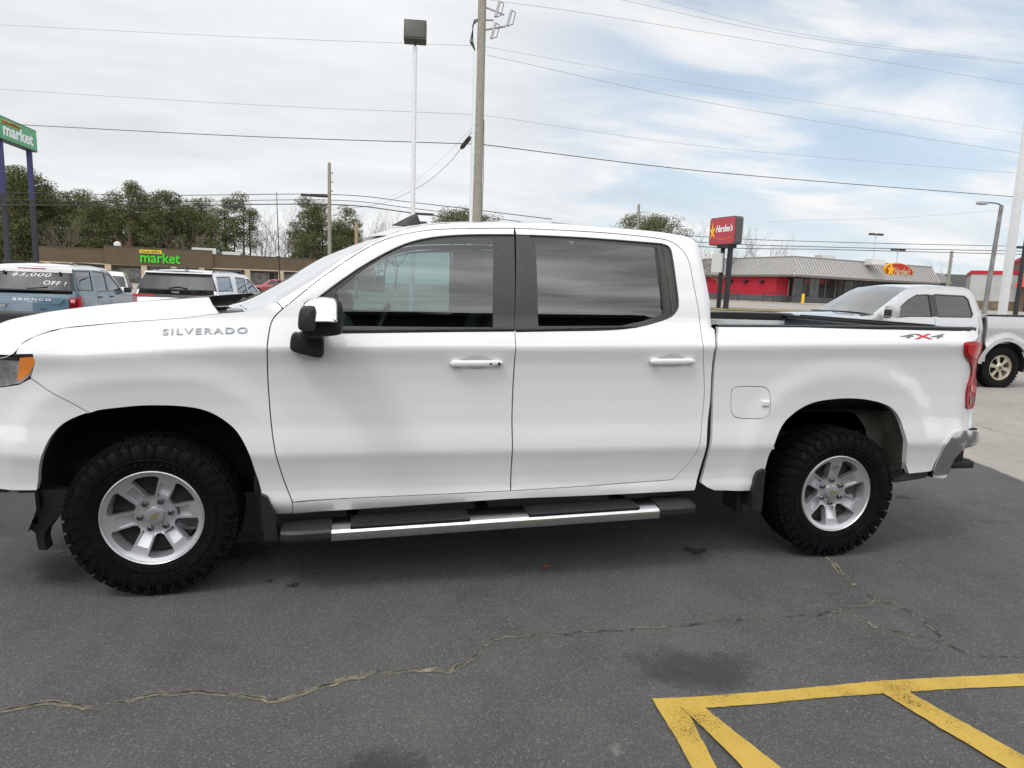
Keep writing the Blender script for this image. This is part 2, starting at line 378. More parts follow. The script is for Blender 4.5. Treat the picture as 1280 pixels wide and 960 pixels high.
for r in rings[1:]:
    for k in range(NS):
        a = 2*math.pi*k/NS; x, y = 1+r*math.cos(a), r*math.sin(a); vs.append((x, y, gz(x, y)))
for k in range(NS): fs.append((0, 1+k, 1+(k+1) % NS))
for j in range(len(rings)-2):
    for k in range(NS): fs.append((1+j*NS+k, 1+(j+1)*NS+k, 1+(j+1)*NS+(k+1) % NS, 1+j*NS+(k+1) % NS))
tag(obj('ground', vs, fs, ground_material()), kind='structure')

def sheet_material(name, c1, c2, cover=.5, scale=90, radial=False, soft=.1, rough=.8, big=None, nbig=.9):
    """worn paint / dust lying on the asphalt: small gaps where the aggregate shows"""
    m = bpy.data.materials.new(name); m.use_nodes = True; t = m.node_tree; b = t.nodes['Principled BSDF']; b.inputs['Roughness'].default_value = rough
    N = t.nodes.new; Lk = t.links.new; tcn = N('ShaderNodeTexCoord')
    n = N('ShaderNodeTexNoise'); n.inputs['Scale'].default_value = scale; n.inputs['Detail'].default_value = 6; n.inputs['Roughness'].default_value = .7; Lk(tcn.outputs['Object'], n.inputs[0])
    n2 = N('ShaderNodeTexNoise'); n2.inputs['Scale'].default_value = big or scale/14; n2.inputs['Detail'].default_value = 5; Lk(tcn.outputs['Object'], n2.inputs[0])
    mx = N('ShaderNodeMix'); mx.data_type = 'RGBA'; mx.inputs[6].default_value = c1+(1,); mx.inputs[7].default_value = c2+(1,); Lk(n2.outputs[0], mx.inputs[0]); Lk(mx.outputs[2], b.inputs['Base Color'])
    ad = N('ShaderNodeMath'); ad.operation = 'MULTIPLY_ADD'; ad.inputs[1].default_value = nbig; Lk(n2.outputs[0], ad.inputs[0]); Lk(n.outputs[0], ad.inputs[2])
    src = ad.outputs[0]
    if radial:
        uv = N('ShaderNodeVectorMath'); uv.operation = 'SUBTRACT'; Lk(tcn.outputs['Generated'], uv.inputs[0]); uv.inputs[1].default_value = (.5, .5, .5)
        ml = N('ShaderNodeVectorMath'); ml.operation = 'MULTIPLY'; Lk(uv.outputs[0], ml.inputs[0]); ml.inputs[1].default_value = (1, 1, 0)
        le = N('ShaderNodeVectorMath'); le.operation = 'LENGTH'; Lk(ml.outputs[0], le.inputs[0])
        q = N('ShaderNodeMath'); q.operation = 'MULTIPLY_ADD'; q.inputs[1].default_value = -2.6; Lk(le.outputs['Value'], q.inputs[0]); amp_ = N('ShaderNodeMath'); amp_.operation = 'MULTIPLY_ADD'; amp_.inputs[1].default_value = 2.4; amp_.inputs[2].default_value = -1.45; Lk(src, amp_.inputs[0]); Lk(amp_.outputs[0], q.inputs[2]); src = q.outputs[0]
    mr = N('ShaderNodeMapRange'); Lk(src, mr.inputs[0]); mr.inputs[1].default_value = cover; mr.inputs[2].default_value = cover+soft; Lk(mr.outputs[0], b.inputs['Alpha'])
    return m
yel = sheet_material('worn_yellow_paint', (.43, .275, .035), (.53, .36, .075), .545, 190, soft=.12, nbig=.45, big=5)
def flat(name, pxs, dz, mt, world=None):
    P = [G(a, b, dz) for a, b in pxs] if world is None else world
    jr = random.Random(len(P)*7+int(P[0][0]*100)); Q = []
    for i in range(len(P)):
        a_, b_ = P[i], P[(i+1) % len(P)]; n_ = max(1, int(np.linalg.norm(b_-a_)/.02))
        for k in range(n_): c_ = a_+(b_-a_)*k/n_; Q.append(c_+np.array([jr.gauss(0, .0011), jr.gauss(0, .0011), 0]))
    P = Q
    from_ = tessel([(p[0], p[1]) for p in P]); return tag(obj(name, P, [tuple(t) for t in from_], mt, smooth=False), kind='structure')
flat('parking_line', [(815, 874), (880, 871.5), (1000, 861.5), (1100, 852), (1180, 847.5), (1280, 843), (1400, 838), (1400, 853), (1280, 858.5), (1200, 861.5), (1100, 868), (1030, 873), (945, 881.5), (878, 886.3), (868, 884), (822, 887)], .004, yel)
flat('parking_line', [(815.5, 876), (825, 893), (845, 925), (864, 960), (885, 1000), (919, 1000), (895, 960), (876, 925), (856, 884)], .008, yel)
flat('parking_line', [(850, 886), (888, 922), (925, 960), (965, 1000), (1017, 1000), (972, 960), (918, 918), (877, 885)], .012, yel)
flat('parking_line', [(1101, 867), (1160, 903), (1225, 942), (1256, 961), (1330, 1005), (1385, 1005), (1280, 947), (1200, 903), (1130, 864)], .008, yel)
# cracks with sand and grit in them
sand = sheet_material('sand_in_crack', (.20, .175, .115), (.27, .24, .17), .72, 45, soft=.45, big=6)
crk = mat('crack_shadow', (.018, .017, .016), .95)
def crack(pxs, wd, seed, dz=.004):
    rnd = random.Random(seed); P = [G(*p) for p in pxs]; pts = []
    for a, b in zip(P[:-1], P[1:]):
        n = max(2, int(np.linalg.norm(b-a)/.025))
        for k in range(n): pts.append(a+(b-a)*k/n)
    pts.append(P[-1]); j = 0; J = []
    for _ in pts: j = .8*j+rnd.gauss(0, .0075); J.append(j)
    vs = []; vs2 = []; ww = wd
    for i, p in enumerate(pts):
        d = pts[min(i+1, len(pts)-1)]-pts[max(i-1, 0)]; d /= np.linalg.norm(d)+1e-9; n = np.array([-d[1], d[0], 0]); c = p+n*J[i]
        ww = min(1.7*wd, max(.15*wd, ww+rnd.gauss(0, wd*.16))); s = rnd.uniform(.3, .8)
        vs += [c+n*ww*s+(0, 0, dz), c-n*ww*(1-s*.3)+(0, 0, dz)]
        hw = max(.0006, rnd.gauss(.0016, .0012)); vs2 += [c+n*hw+(0, 0, dz+.003), c-n*hw+(0, 0, dz+.003)]
    fs = [(2*i, 2*i+1, 2*i+3, 2*i+2) for i in range(len(pts)-1)]
    if wd > .0085: tag(obj('crack_sand', vs, fs, sand, smooth=False), kind='structure')
    f2 = [f for i, f in enumerate(fs) if rnd.random() < .78]
    tag(obj('pavement_crack', vs2, f2, crk, smooth=False), kind='structure')
crack([(-60, 905), (0, 890), (30, 881), (60, 877), (100, 881), (130, 884), (155, 881), (190, 872), (260, 868), (300, 873), (335, 878), (370, 872), (400, 862), (430, 850), (470, 842), (520, 838), (560, 840), (590, 820), (615, 803), (640, 795), (700, 791), (780, 788), (830, 783), (880, 779), (950, 775), (1010, 772), (1050, 765), (1075, 757), (1100, 752)], .0115, 1)
crack([(1030, 696), (1050, 713), (1078, 736), (1100, 752), (1115, 754)], .022, 2)
crack([(1115, 754), (1135, 765), (1160, 785), (1180, 805), (1210, 817), (1240, 819), (1290, 820), (1400, 822)], .0135, 3)
crack([(1060, 762), (1090, 785), (1130, 792), (1170, 803), (1185, 807)], .0125, 4)
crack([(700, 705), (800, 692), (880, 688), (960, 684)], .006, 8)
crack([(1221, 531), (1245, 539), (1290, 548)], .010, 6); crack([(1225, 500), (1250, 505), (1290, 515)], .008, 7)
crack([(1100, 640), (1180, 648), (1300, 656)], .008, 9)
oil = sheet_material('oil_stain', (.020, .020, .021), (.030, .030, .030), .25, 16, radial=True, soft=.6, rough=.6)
damp = sheet_material('damp_patch', (.045, .045, .046), (.050, .049, .050), -.05, 3.5, radial=True, soft=1.2, rough=.75)
pale = sheet_material('pale_scuff', (.20, .19, .175), (.24, .23, .21), -.0, 20, radial=True, soft=1.2)
def stain(px, py, w, h, mt, dz=.004, rz=0):
    a = G(px-w/2, py); b = G(px+w/2, py); c = G(px, py-h/2); d = G(px, py+h/2); W2 = np.linalg.norm(b-a)/2; H2 = np.linalg.norm(d-c)/2; c0 = G(px, py, dz); ux = (b-a)/np.linalg.norm(b-a); uy = np.array([-ux[1], ux[0], 0])
    tag(obj('ground_stain', [c0-ux*W2-uy*H2, c0+ux*W2-uy*H2, c0+ux*W2+uy*H2, c0-ux*W2+uy*H2], [(0, 1, 2, 3)], mt, smooth=False), kind='structure')
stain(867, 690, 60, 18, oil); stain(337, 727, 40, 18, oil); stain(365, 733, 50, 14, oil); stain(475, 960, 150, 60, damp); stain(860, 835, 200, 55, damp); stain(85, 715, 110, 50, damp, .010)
stain(770, 940, 20, 20, pale); stain(75, 690, 60, 14, pale); stain(1130, 622, 40, 10, oil)
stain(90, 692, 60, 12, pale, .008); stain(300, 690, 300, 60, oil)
# the red leaf below the step
lf = G(683, 711, .006)
tag(obj('fallen_leaf', [lf+np.array(v) for v in [(-.03, -.01, 0), (0, -.02, .012), (.03, -.005, .004), (.012, .015, .014), (-.015, .018, .006)]], [(0, 1, 2, 3, 4)], mat('dry_leaf', (.22, .06, .02), .7), smooth=False), 'small reddish brown dry leaf lying on the asphalt below the side step', 'leaf')
# ================================================================== the white pickup
NEARZC = [(-.26, 1.18), (.35, 1.225), (.78, 1.232), (1.24, 1.244), (1.74, 1.25), (2.8, 1.27), (4.45, 1.312)]
PROF = [(.30, .17), (.36, .085), (.40, .050), (.44, .030), (.475, .028), (.50, .036), (.56, .033), (.64, .019), (.705, .002), (.76, .009), (.84, .024), (.95, .031), (1.05, .031), (1.15, .024),
        (1.20, .013), (1.236, .004), (1.262, .017), (1.30, .036), (1.35, .060), (1.37, .071), (1.42, .080), (1.50, .096), (1.60, .121), (1.70, .153), (1.80, .192), (1.86, .219), (1.95, .262)]
_pz = np.array([a for a, _ in PROF]); _py = np.array([b for _, b in PROF])
_fz = np.linspace(.3, 1.95, 331); _fy = np.interp(_fz, _pz, _py)
for _ in range(2):
    _fy[1:-1] = (_fy[:-2]+2*_fy[1:-1]+_fy[2:])/4
def zshift(x, z): return z-(itp(x, NEARZC)-1.245)*sm(.75, 1.15, z)
def Sb(x, z):
    y = float(np.interp(zshift(x, z), _fz, _fy))
    if x < -.12: y += .17*((-.12-x)/.62)**2.3
    if x > 4.50: y += .055*((min(x, 4.67)-4.50)/.16)**2
    return y
def PX(px, py, off=0.):
    y = .05
    for _ in range(16):
        d = ray(px, py); t = (y-CAMP[1])/d[1]; p = CAMP+d*t; y = .4*y+.6*(Sb(p[0], p[2])+off)
    return (float(p[0]), float(p[2]))
def PS(l, off=0.): return [PX(a, b, off) for a, b in l]
ARF = PS([(46, 640), (46, 617), (46, 592), (50, 570.6), (62.5, 545.6), (81, 528.4), (112.5, 516), (150, 510.6), (187.5, 508), (231, 509.7), (259.4, 516), (281, 528.4), (297, 544), (309.4, 567.5), (317, 589), (325, 614.4), (338, 655)], -.02)
ARR = PS([(951, 614), (958.5, 588), (965, 567), (978, 537), (994.5, 517.6), (1017.5, 504.5), (1043.7, 499.6), (1070, 498.6), (1096, 502), (1116, 509.4), (1127.4, 522.6), (1134, 540.6), (1137, 563.6), (1135.6, 591.5), (1135, 606)], -.02)
ARF = crs(ARF, 5); ARR = crs(ARR, 5); SF_ = Segs(ARF); SR_ = Segs(ARR)
def arch_add(x, z):
    a = 0
    for A in (SF_, SR_):
        d = A(x, z, .26)
        if d < .26: a = max(a, .012*(d/.125 if d < .125 else (1-sm(.125, .25, d))))
    return a*sm(.30, .45, z)
CABTOP = PS([(484.5, 293.6), (505, 286), (531, 280.5), (573, 277.5), (620, 277), (680, 277.7), (720, 280), (760, 283), (800, 286.7), (830, 289.6), (855, 293.2), (868, 297), (875.5, 303)])
CABREAR = PS([(875.5, 303), (878, 312), (884, 340), (891, 376), (893, 406), (892.5, 440), (888, 500), (884, 540), (880, 570), (873, 594), (868, 613)])
APIL = PS([(345, 377.5), (390, 350), (432.5, 320), (460.6, 305), (484.5, 293.6)])
SIL = APIL + CABTOP[1:] + [p for p in CABREAR[1:] if p[1] > 1.0]
HOODSEAM = PS([(20, 440), (25, 430.6), (44, 420), (78, 410), (156, 402.5), (219, 398), (272, 391.6)])
SILS = Segs(SIL)
def S(x, z):
    y = Sb(x, z)-arch_add(x, z)
    if z > 1.36 and x > .45 and x < 3.05:
        r = .05; d = SILS(x, z, .06)
        if d < r: y += .035*(1-d/r)**2
    return y
MID = 1.03
mir = lambda v: (v[0], 2*MID-v[1], v[2])
mp_ = lambda x, z: (x, S(x, z), z)
fl_ = lambda x, z, p: (p[0], p[1]+.03, p[2])
truck = thing('pickup_truck', 'long white four-door pickup truck with off-road tyres and side steps, filling the foreground', 'pickup truck', (1.87, MID, 0), 0, xf=True)
T_ = truck
# --- outlines
DCUT_LO = crs(PS([(366, 627), (356, 602), (345, 567.5), (339, 527), (335, 480), (334, 447), (335.5, 419), (341, 399), (354, 385)]), 6)
DCUT_UP = crs(PS([(354, 385), (404, 345.6), (455, 311.5), (489, 296.5), (531, 288), (573, 285.5), (643, 284.8)]), 6)
SEAM = PS([(643, 284.8), (644.2, 350), (644, 413.8), (642, 470), (640, 518.6), (638.5, 613.8)])
DB1 = PS([(366, 627), (440, 623), (540, 618.5), (638.5, 613.8)])
DR_TOP = crs(PS([(643, 284.8), (700, 287.4), (760.6, 291), (817, 296.8), (839, 302), (853.4, 313), (862, 329), (867.5, 357), (874.5, 396), (879, 430), (880.3, 470), (880, 501), (875, 554), (860, 580), (841, 600)]), 6)
DB2 = PS([(841, 600), (740, 607.5), (638.5, 613.8)])
WF_B = PS([(643.8, 413.5), (560, 414.5), (427, 416.3), (392, 416.6)])
WF_U = crs(PS([(392, 416.6), (391, 379), (400, 370.5), (446.5, 337), (489, 313), (517, 302), (545, 296.6), (573, 294.3), (600, 293.6), (643, 293.6)])[1:], 5)
WFO = WF_B + WF_U                                            # front window opening, open at the seam
front_door = DB1 + SEAM[::-1][1:4][:3] + WF_B[1:] + WF_U + [PX(643, 284.8)] + DCUT_UP[::-1][1:-1] + DCUT_LO[::-1][:-1]
WR_B = crs(PS([(644, 414.5), (710, 413.4), (760, 412.4), (794, 409), (822, 402), (839, 395), (846.5, 386), (847.5, 376.5), (844, 348), (839.5, 318), (836, 309), (828, 305.6), (817, 304.2), (732, 297.6), (645, 293.6)]), 5)
rear_door = DR_TOP[:] + DB2[1:] + SEAM[::-1][1:3] + [SEAM[2]] + WR_B
def clean(p):
    o = []
    for q in p:
        if not o or math.hypot(q[0]-o[-1][0], q[1]-o[-1][1]) > 2e-3: o.append(tuple(float(a) for a in q))
    if math.hypot(o[0][0]-o[-1][0], o[0][1]-o[-1][1]) < 2e-3: o.pop()
    return o
GAPW = .0034
W_ = M['white']
for nm, pl in (('door', front_door), ('door', rear_door)):
    d1, d2 = panel(nm, inset(clean(pl), GAPW), [], mp_, W_, T_, .02, fl_, mir)
    (d1['label'], d2['label']) = ('front door', 'far front door') if pl is front_door else ('rear door', 'far rear door')
    if pl is front_door: dF, dF2 = d1, d2
    else: dR, dR2 = d1, d2
cab = clean([PX(354, 384.6)] + APIL + CABTOP[1:] + CABREAR[1:] + PS([(760, 618.6), (637, 623.4), (500, 633), (366, 641.5)]) + [PX(366, 628)] + DB1[1:] + DB2[::-1][1:] + DR_TOP[::-1][1:] + DCUT_UP[::-1][1:-1])
panel('cab_side', inset(cab, .001), [], mp_, W_, T_, .02, fl_, mir)
fend = clean(PS([(20, 443), (40.6, 443), (43, 452.5), (37.8, 472)]) + PS([(60, 487), (90, 503.5), (112.5, 516.6)]) + [p for p in ARF if p[0] > PX(113, 516)[0]+.01][:-4] +
             PS([(333, 635), (347, 642.5), (366, 641.5), (366, 627)]) + DCUT_LO[1:-1] + PS([(353, 384.6), (345, 377.8), (312.5, 388.4), (290, 390.5)]) + HOODSEAM[::-1])
panel('fender', inset(fend, GAPW*.7), [], mp_, W_, T_, .02, fl_, mir)
fasc = clean([(-.86, 1.0)] + PS([(0, 484), (23.4, 480.5), (37.8, 473)]) + PS([(60, 487), (90, 503.5), (112.5, 516.6)]) + [p for p in ARF if p[0] < PX(112, 516)[0]-.01 and p[1] > .575][::-1] + PS([(46, 613), (0, 611)]) + [(-.86, .57)])
panel('front_fascia', inset(fasc, GAPW*.7), [], mp_, W_, T_, .02, fl_, mir)
# --- bed side
FD = PS([(914, 491), (916, 486), (922, 483.4), (938, 483), (953, 483.6), (959, 486.5), (961.5, 492), (961.7, 505), (960.5, 514), (957, 520), (950, 522.5), (936, 523.2), (922, 522), (916, 518), (914, 511)])
FD = clean(crs(FD+[FD[0]], 4))
bed = clean(PS([(898.7, 408.9), (1000, 409.3), (1120, 409.8), (1222, 411.3), (1223, 420), (1218, 425.5), (1206, 428)]) + crs(PS([(1204.5, 432), (1205, 444), (1211, 452), (1213.6, 465), (1210, 478), (1207, 490), (1206.5, 510.8)]), 4) +
            PS([(1216, 512), (1214, 537), (1204, 537), (1191, 541), (1180, 557), (1165, 583), (1163.5, 588), (1136, 591.8)]) + [p for p in ARR if p[1] > PX(960, 588)[1]][::-1] +
            PS([(957, 590), (949, 600), (938.7, 612.8), (893, 612.8), (884, 609), (877, 604)]) + crs(PS([(880, 592), (886.6, 567), (891, 527.5), (893, 468), (897, 430), (898.7, 412)]), 5))
panel('bed_side', bed, [inset(FD, -GAPW*.6)], mp_, W_, T_, .02, fl_, mir)
panel('fuel_door', inset(FD, GAPW*.5), [], mp_, W_, T_, .03, fl_, None)
MB().box(*(lambda p: (p[0]-.022, p[0]+.022))(PX(956, 504)), -.0+S(*PX(956, 504))-.012, S(*PX(956, 504))+.004, PX(956, 504)[1]-.017, PX(956, 504)[1]+.017, .008, seg=3).build('fuel_door_latch', W_, T_)
# --- black backing just behind the gaps
back = clean(PS([(346, 384)]) + PS([(390, 352), (455, 313), (489, 298), (540, 289), (643, 287), (760, 293), (838, 305), (860, 345), (880, 402), (899, 412), (900, 470), (892, 570), (870, 606), (640, 617), (366, 630), (330, 600), (334, 440)]))
glassF = clean(PS([(616.7, 409.3), (540, 409), (421, 407.7), (421, 363)]) + crs(PS([(421, 363), (446.5, 342.4), (466, 328.5), (483, 318), (503, 309), (522.5, 303.4), (545, 300.2), (573, 298.9), (616.7, 298.8)]), 5)[1:])
glassR = clean(PS([(669, 299), (745, 303), (818, 309.5), (824, 350), (829.5, 393), (805, 401.5), (777, 407.5), (673.4, 408)]))
backholes = [inset(glassF, -.02), inset(glassR, -.02)]
panel('door_seal', back, backholes, lambda x, z: (x, S(x, z)+.026, z), M['dark'], T_, .05, None, mir)
WTF = clean(WFO); WTR = clean(WR_B)
tf = lambda x, z: (x, S(x, z)+.004, z)
fl2 = lambda x, z, p: (p[0], p[1]+.014, p[2])
t1, t2 = panel('window_trim', inset(WTF, .0005), [glassF], tf, M['dusty'], dF, .03, fl2, mir); t2.parent = dF2
t1, t2 = panel('window_trim', inset(WTR, .0005), [glassR], tf, M['dusty'], dR, .03, fl2, mir); t2.parent = dR2
def gg(x, z):
    q_ = zshift(x, z)-1.36; return (x, .082+.14*q_+.27*q_*q_, z)
t1, t2 = panel('window', inset(glassF, -.002), [], gg, M['g_front'], dF, .03, None, mir); t2.parent = dF2
t1, t2 = panel('window', inset(glassR, -.002), [], gg, M['g_rear'], dR, .03, None, mir); t2.parent = dR2
# rubber belt strip and bright bottom trim line under the glass
for dd, ds_, a, b in ((dF, None, (396, 413.4), (643, 411.2)), (dR, None, (645, 412.2), (796, 408.5))):
    pts = [PX(a[0]+(b[0]-a[0])*i/12, a[1]+(b[1]-a[1])*i/12) for i in range(13)]
    m = MB().tube([(x, Sb(x, z)+.002, z) for x, z in pts], .0075, 8); m.build('belt_strip', M['trim'], dd)
# frames round the opening (thin gloss black lip)
for dd, pl in ((dF, WF_U), (dR, WR_B[15:])):
    m = MB().tube([(x, S(x, z)+.002, z) for x, z in pl[::2]], .0055, 6); m.build('window_lip', M['trim'], dd)
# divider inside the rear trim (fixed quarter strip)
m = MB().tube([(x, Sb(x, z)-.001, z) for x, z in PS([(821, 308), (827, 350), (829.5, 386)])], .006, 6); m.build('quarter_strip', M['trim'], dR)
m = MB().tube([(x, Sb(x, z)-.001, z) for x, z in PS([(828, 307), (836, 350), (841, 390)])], .003, 6); m.build('quarter_strip', M['metalg'], dR)
m = MB().tube([(x, Sb(x, z)+.003, z) for x, z in PS([(420.5, 368), (420.7, 385), (421, 410)])], .007, 6); m.build('quarter_strip', M['trim'], dF)
# --- door handles
def handle(x0, x1, py0, door, key):
    xa, za = PX(x0, py0); xb, zb = PX(x1, py0-.6); L_ = xb-xa; zc = (za+zb)/2
    cup = [(xa+.07+(L_-.14)*.5+.075*math.cos(a)*(1+.15*math.cos(2*a)), zc+.005+.034*math.sin(a)) for a in np.linspace(0, 2*math.pi, 28, endpoint=False)]
    def cm(x, z):
        return (x, S(x, z)-.0012, z)
    panel('handle_cup', cup, [], cm, mat('handle_cup_shade', (.55, .555, .56), .3, coat=1), door, .012)
    n = 26; m = MB()
    def f(i, j):
        t = i; a = j*2*math.pi; x = xa+L_*t; e = min(1, min(t, 1-t)/.035); e = math.sqrt(max(0, 1-(1-e)**2))
        h = (.0165-.004*sm(.75, 1, t))*max(.05, e); y = S(x, zc)-.026+.014*(2*t-1)**4
        return (x, y+.009*math.cos(a), zc+(zb-za)*(t-.5)+h*math.sin(a)*(1 if abs(math.sin(a)) < .9 else 1))
    m.grid(n, 17, f); h = m.build('handle', W_, door)
    MB().box(xa+.012, xa+.045, S(xa, zc)-.020, S(xa, zc)+.002, zc-.012, zc+.012, .004).build('handle_mount', W_, h)
    MB().box(xb-.045, xb-.012, S(xb, zc)-.020, S(xb, zc)+.002, zc-.012, zc+.012, .004).build('handle_mount', W_, h)
    if key:
        MB().cyl((xb-.024, S(xb, zc)-.024, zc), (xb-.024, S(xb, zc)-.032, zc), .008, n=16).build('keyhole', M['blackpl'], h)
        MB().box(xb-.075, xb-.062, S(xb, zc)-.037, S(xb, zc)-.02, zc-.004, zc+.004, .001).build('handle_button', M['blackpl'], h)
handle(562, 628.5, 454, dF, True); handle(811, 867.5, 451.6, dR, False)
# --- roof, windshield, rear wall, hood
top = APIL[-1:] + CABTOP[1:]
top = crs(top, 4)
def roofp(i, t):
    k = i*(len(top)-1); a = int(min(k, len(top)-2)); fr = k-a
    x = top[a][0]*(1-fr)+top[a+1][0]*fr; z = top[a][1]*(1-fr)+top[a+1][1]*fr; y0 = S(x, z)
    c = 1-(2*t-1)**2; bow = -.12*(1-sm(0, .35, i))*c
    return (x+bow, y0+t*(2*MID-2*y0), z+.038*c**.85*sm(-.25, .3, i)*sm(-.3, .2, 1-i))
MB().grid(60, 30, roofp).build('roof', W_, T_, angle=60)
ap = crs([(APIL[0][0]-.115, APIL[0][1]-.052)]+APIL, 6)
def wsp(i, t):
    k = i*(len(ap)-1); a = int(min(k, len(ap)-2)); fr = k-a
    x = ap[a][0]*(1-fr)+ap[a+1][0]*fr; z = ap[a][1]*(1-fr)+ap[a+1][1]*fr; y0 = S(x, z)+.004+.03*(1-sm(0, .16, i))
    c = 1-(2*t-1)**2
    return (x-(.26*(1-i)+.12*i)*c, y0+t*(2*MID-2*y0), z+.012*c*(1-i)-.003*(1-i))
MB().grid(24, 30, wsp).build('windshield', M['g_ws'], T_, angle=60)
cre = [p for p in crs(CABREAR, 4) if p[1] > .5]
def crp(i, t):
    k = i*(len(cre)-1); a = int(min(k, len(cre)-2)); fr = k-a
    x = cre[a][0]*(1-fr)+cre[a+1][0]*fr; z = cre[a][1]*(1-fr)+cre[a+1][1]*fr; y0 = S(x, z)
    return (x, y0+t*(2*MID-2*y0), z)
# back wall with its window opening
cxz = sorted([(z, x) for x, z in cre])
bx = lambda z: float(np.interp(z, [a for a, _ in cxz], [b for _, b in cxz]))
rw = [(.30, 1.42), (1.76, 1.42), (1.68, 1.78), (.38, 1.78)]
zt_ = max(z for _, z in cre)
def yb(z): return Sb(bx(z), z)+.036
bo = [(yb(z), z) for z in np.linspace(.55, zt_, 16)]; bo = bo+[(2*MID-y, z) for y, z in bo[::-1]]
panel('cab_rear_wall', bo, [rw], lambda y, z: (bx(z)-.001, y, z), W_, T_, .06)
panel('rear_window', inset(rw, -.01), [], lambda y, z: (bx(z)-.004, y, z), M['g_rear'], T_, .08)
HT = []
for px, py in [(-40, 455), (-20, 433), (0, 420), (15, 410.5), (31, 402.8), (52, 396.5), (78, 391.3), (108, 386), (141, 381.7), (180, 377.5), (219, 374.4), (269, 371.5)]:
    d = ray(px, py); t = (.80-CAMP[1])/d[1]; p = CAMP+d*t; HT.append((float(p[0]), float(p[2])+.006))
HT = [(-1.15, .95)]+HT+[(.35, HT[-1][1]+.02)] if HT[0][0] > -1.15 else HT+[(.35, HT[-1][1]+.02)]
HT.sort()
hs = crs(HOODSEAM + [(.36, HOODSEAM[-1][1]+.008)], 5)
hs = [(-.80, 1.10), (-.70, 1.13), (-.60, 1.15)] + [p for p in hs if p[0] > -.545]
def hoodp(i, t):
    xs = -.80+i*(.315+.80); zs = float(np.interp(xs, [p[0] for p in hs], [p[1] for p in hs])); y0 = S(xs, zs)+.003
    c = 1-(2*t-1)**2; x = xs-.20*c*sm(.3, 1, i)-.10*c*(1-sm(0, .25, i)); y = y0+t*(2*MID-2*y0)
    zt = float(np.interp(x, [p[0] for p in HT], [p[1] for p in HT])); zt = max(zt, zs-.01)
    e = min(1, min(y-y0, 2*MID-y0-y)/.34); g = .62*(1-(1-e)**2.2)+.38*sm(.35, .9, e)
    return (x, y, zs+(zt-zs)*g)
hb = MB().grid(70, 60, hoodp).build('hood', M['hood'], T_, angle=60)
# cowl, wipers, liner
MB().grid(4, 12, lambda i, t: (.16+.42*i-.18*(1-(2*t-1)**2), .10+t*1.86, 1.335+.02*i)).build('cowl', M['blackpl'], T_)
MB().tube([(.42, .22, 1.385), (.36, .40, 1.395), (.30, .75, 1.41), (.27, 1.05, 1.42)], .009, 6).build('wiper', M['blackpl'], T_)
MB().tube([(.33, 1.1, 1.385), (.28, 1.3, 1.41), (.32, 1.75, 1.42)], .009, 6).build('wiper', M['blackpl'], T_)
MB().box(.33, .40, .17, .24, 1.36, 1.395, .01).build('wiper_pivot', M['badge'], T_)
# --- interior
MB().grid(10, 16, lambda i, t: (.45+.55*i, .2+t*1.66, 1.31-.0*i+.05*math.sin(math.pi*min(1, i*1.3))-.25*max(0, i-.75)*4)).box(.95, 1.0, .2, 1.86, .85, 1.22).build('dashboard', M['inner'], T_)
def seat(x, y, head=True):
    s = MB().box(x-.28, x+.22, y-.25, y+.25, .80, .95, .06).box(-.06, .07, -.25, .25, 0, .56, .05, Matrix.Translation((x+.22, y, .90)) @ Matrix.Rotation(R(17), 4, 'Y')).build('seat', M['inner'], T_)
    MB().box(-.05, .05, -.13, .13, .585, .72, .04, Matrix.Translation((x+.22, y, .90)) @ Matrix.Rotation(R(17), 4, 'Y')).build('headrest', M['inner'], s)
seat(1.45, .60); seat(1.45, 1.46); seat(2.35, .55); seat(2.35, 1.50)
ring = [(1.045+.075*math.sin(a)+0*a, .60+.19*math.cos(a), 1.24+.175*math.sin(a)) for a in np.linspace(0, 2*math.pi, 33)]
MB().tube(ring, .016, 8).tube([(1.045, .42, 1.24), (1.0, .60, 1.22), (1.045, .78, 1.24)], .022, 6).tube([(1.0, .6, 1.22), (.8, .6, 1.12)], .03, 8).build('steering_wheel', M['blackpl'], T_)
MB().box(1.0, 1.03, .96, 1.14, 1.66, 1.73, .012).build('rear_view_mirror', M['blackpl'], T_)
sp = PX(470, 356)
# price sheet stuck on the far front window
d = ray(481, 334+250*0); 
def farp(px, py, yy=2*MID-.13): d = ray(px, py); t = (yy-CAMP[1])/d[1]; return CAMP+d*t
a = farp(466, 344); b = farp(480, 366); yb_ = lambda z: 2*MID-Sb(1.2, z)-.020
sh = MB().add([(a[0]-.10, yb_(b[2]), b[2]), (b[0], yb_(b[2]), b[2]), (b[0], yb_(a[2]), a[2]), (a[0]-.10, yb_(a[2]), a[2])], [(0, 1, 2, 3)]).build('notice_sheet', M['notice'], T_, smooth=False)
for k in range(4):
    tv, tf_ = text_geo('AB TRUCKS OWNER LIST'.split()[min(k, 3)], .10, .016, depth=.0005)
    z1 = a[2]-.022-(a[2]-b[2])*.23*k
    obj('notice_print', [(b[0]-.12+v[0], yb_(z1)-.004-v[2], z1-.012+v[1]) for v in tv], tf_, M['ink'], sh, smooth=False)
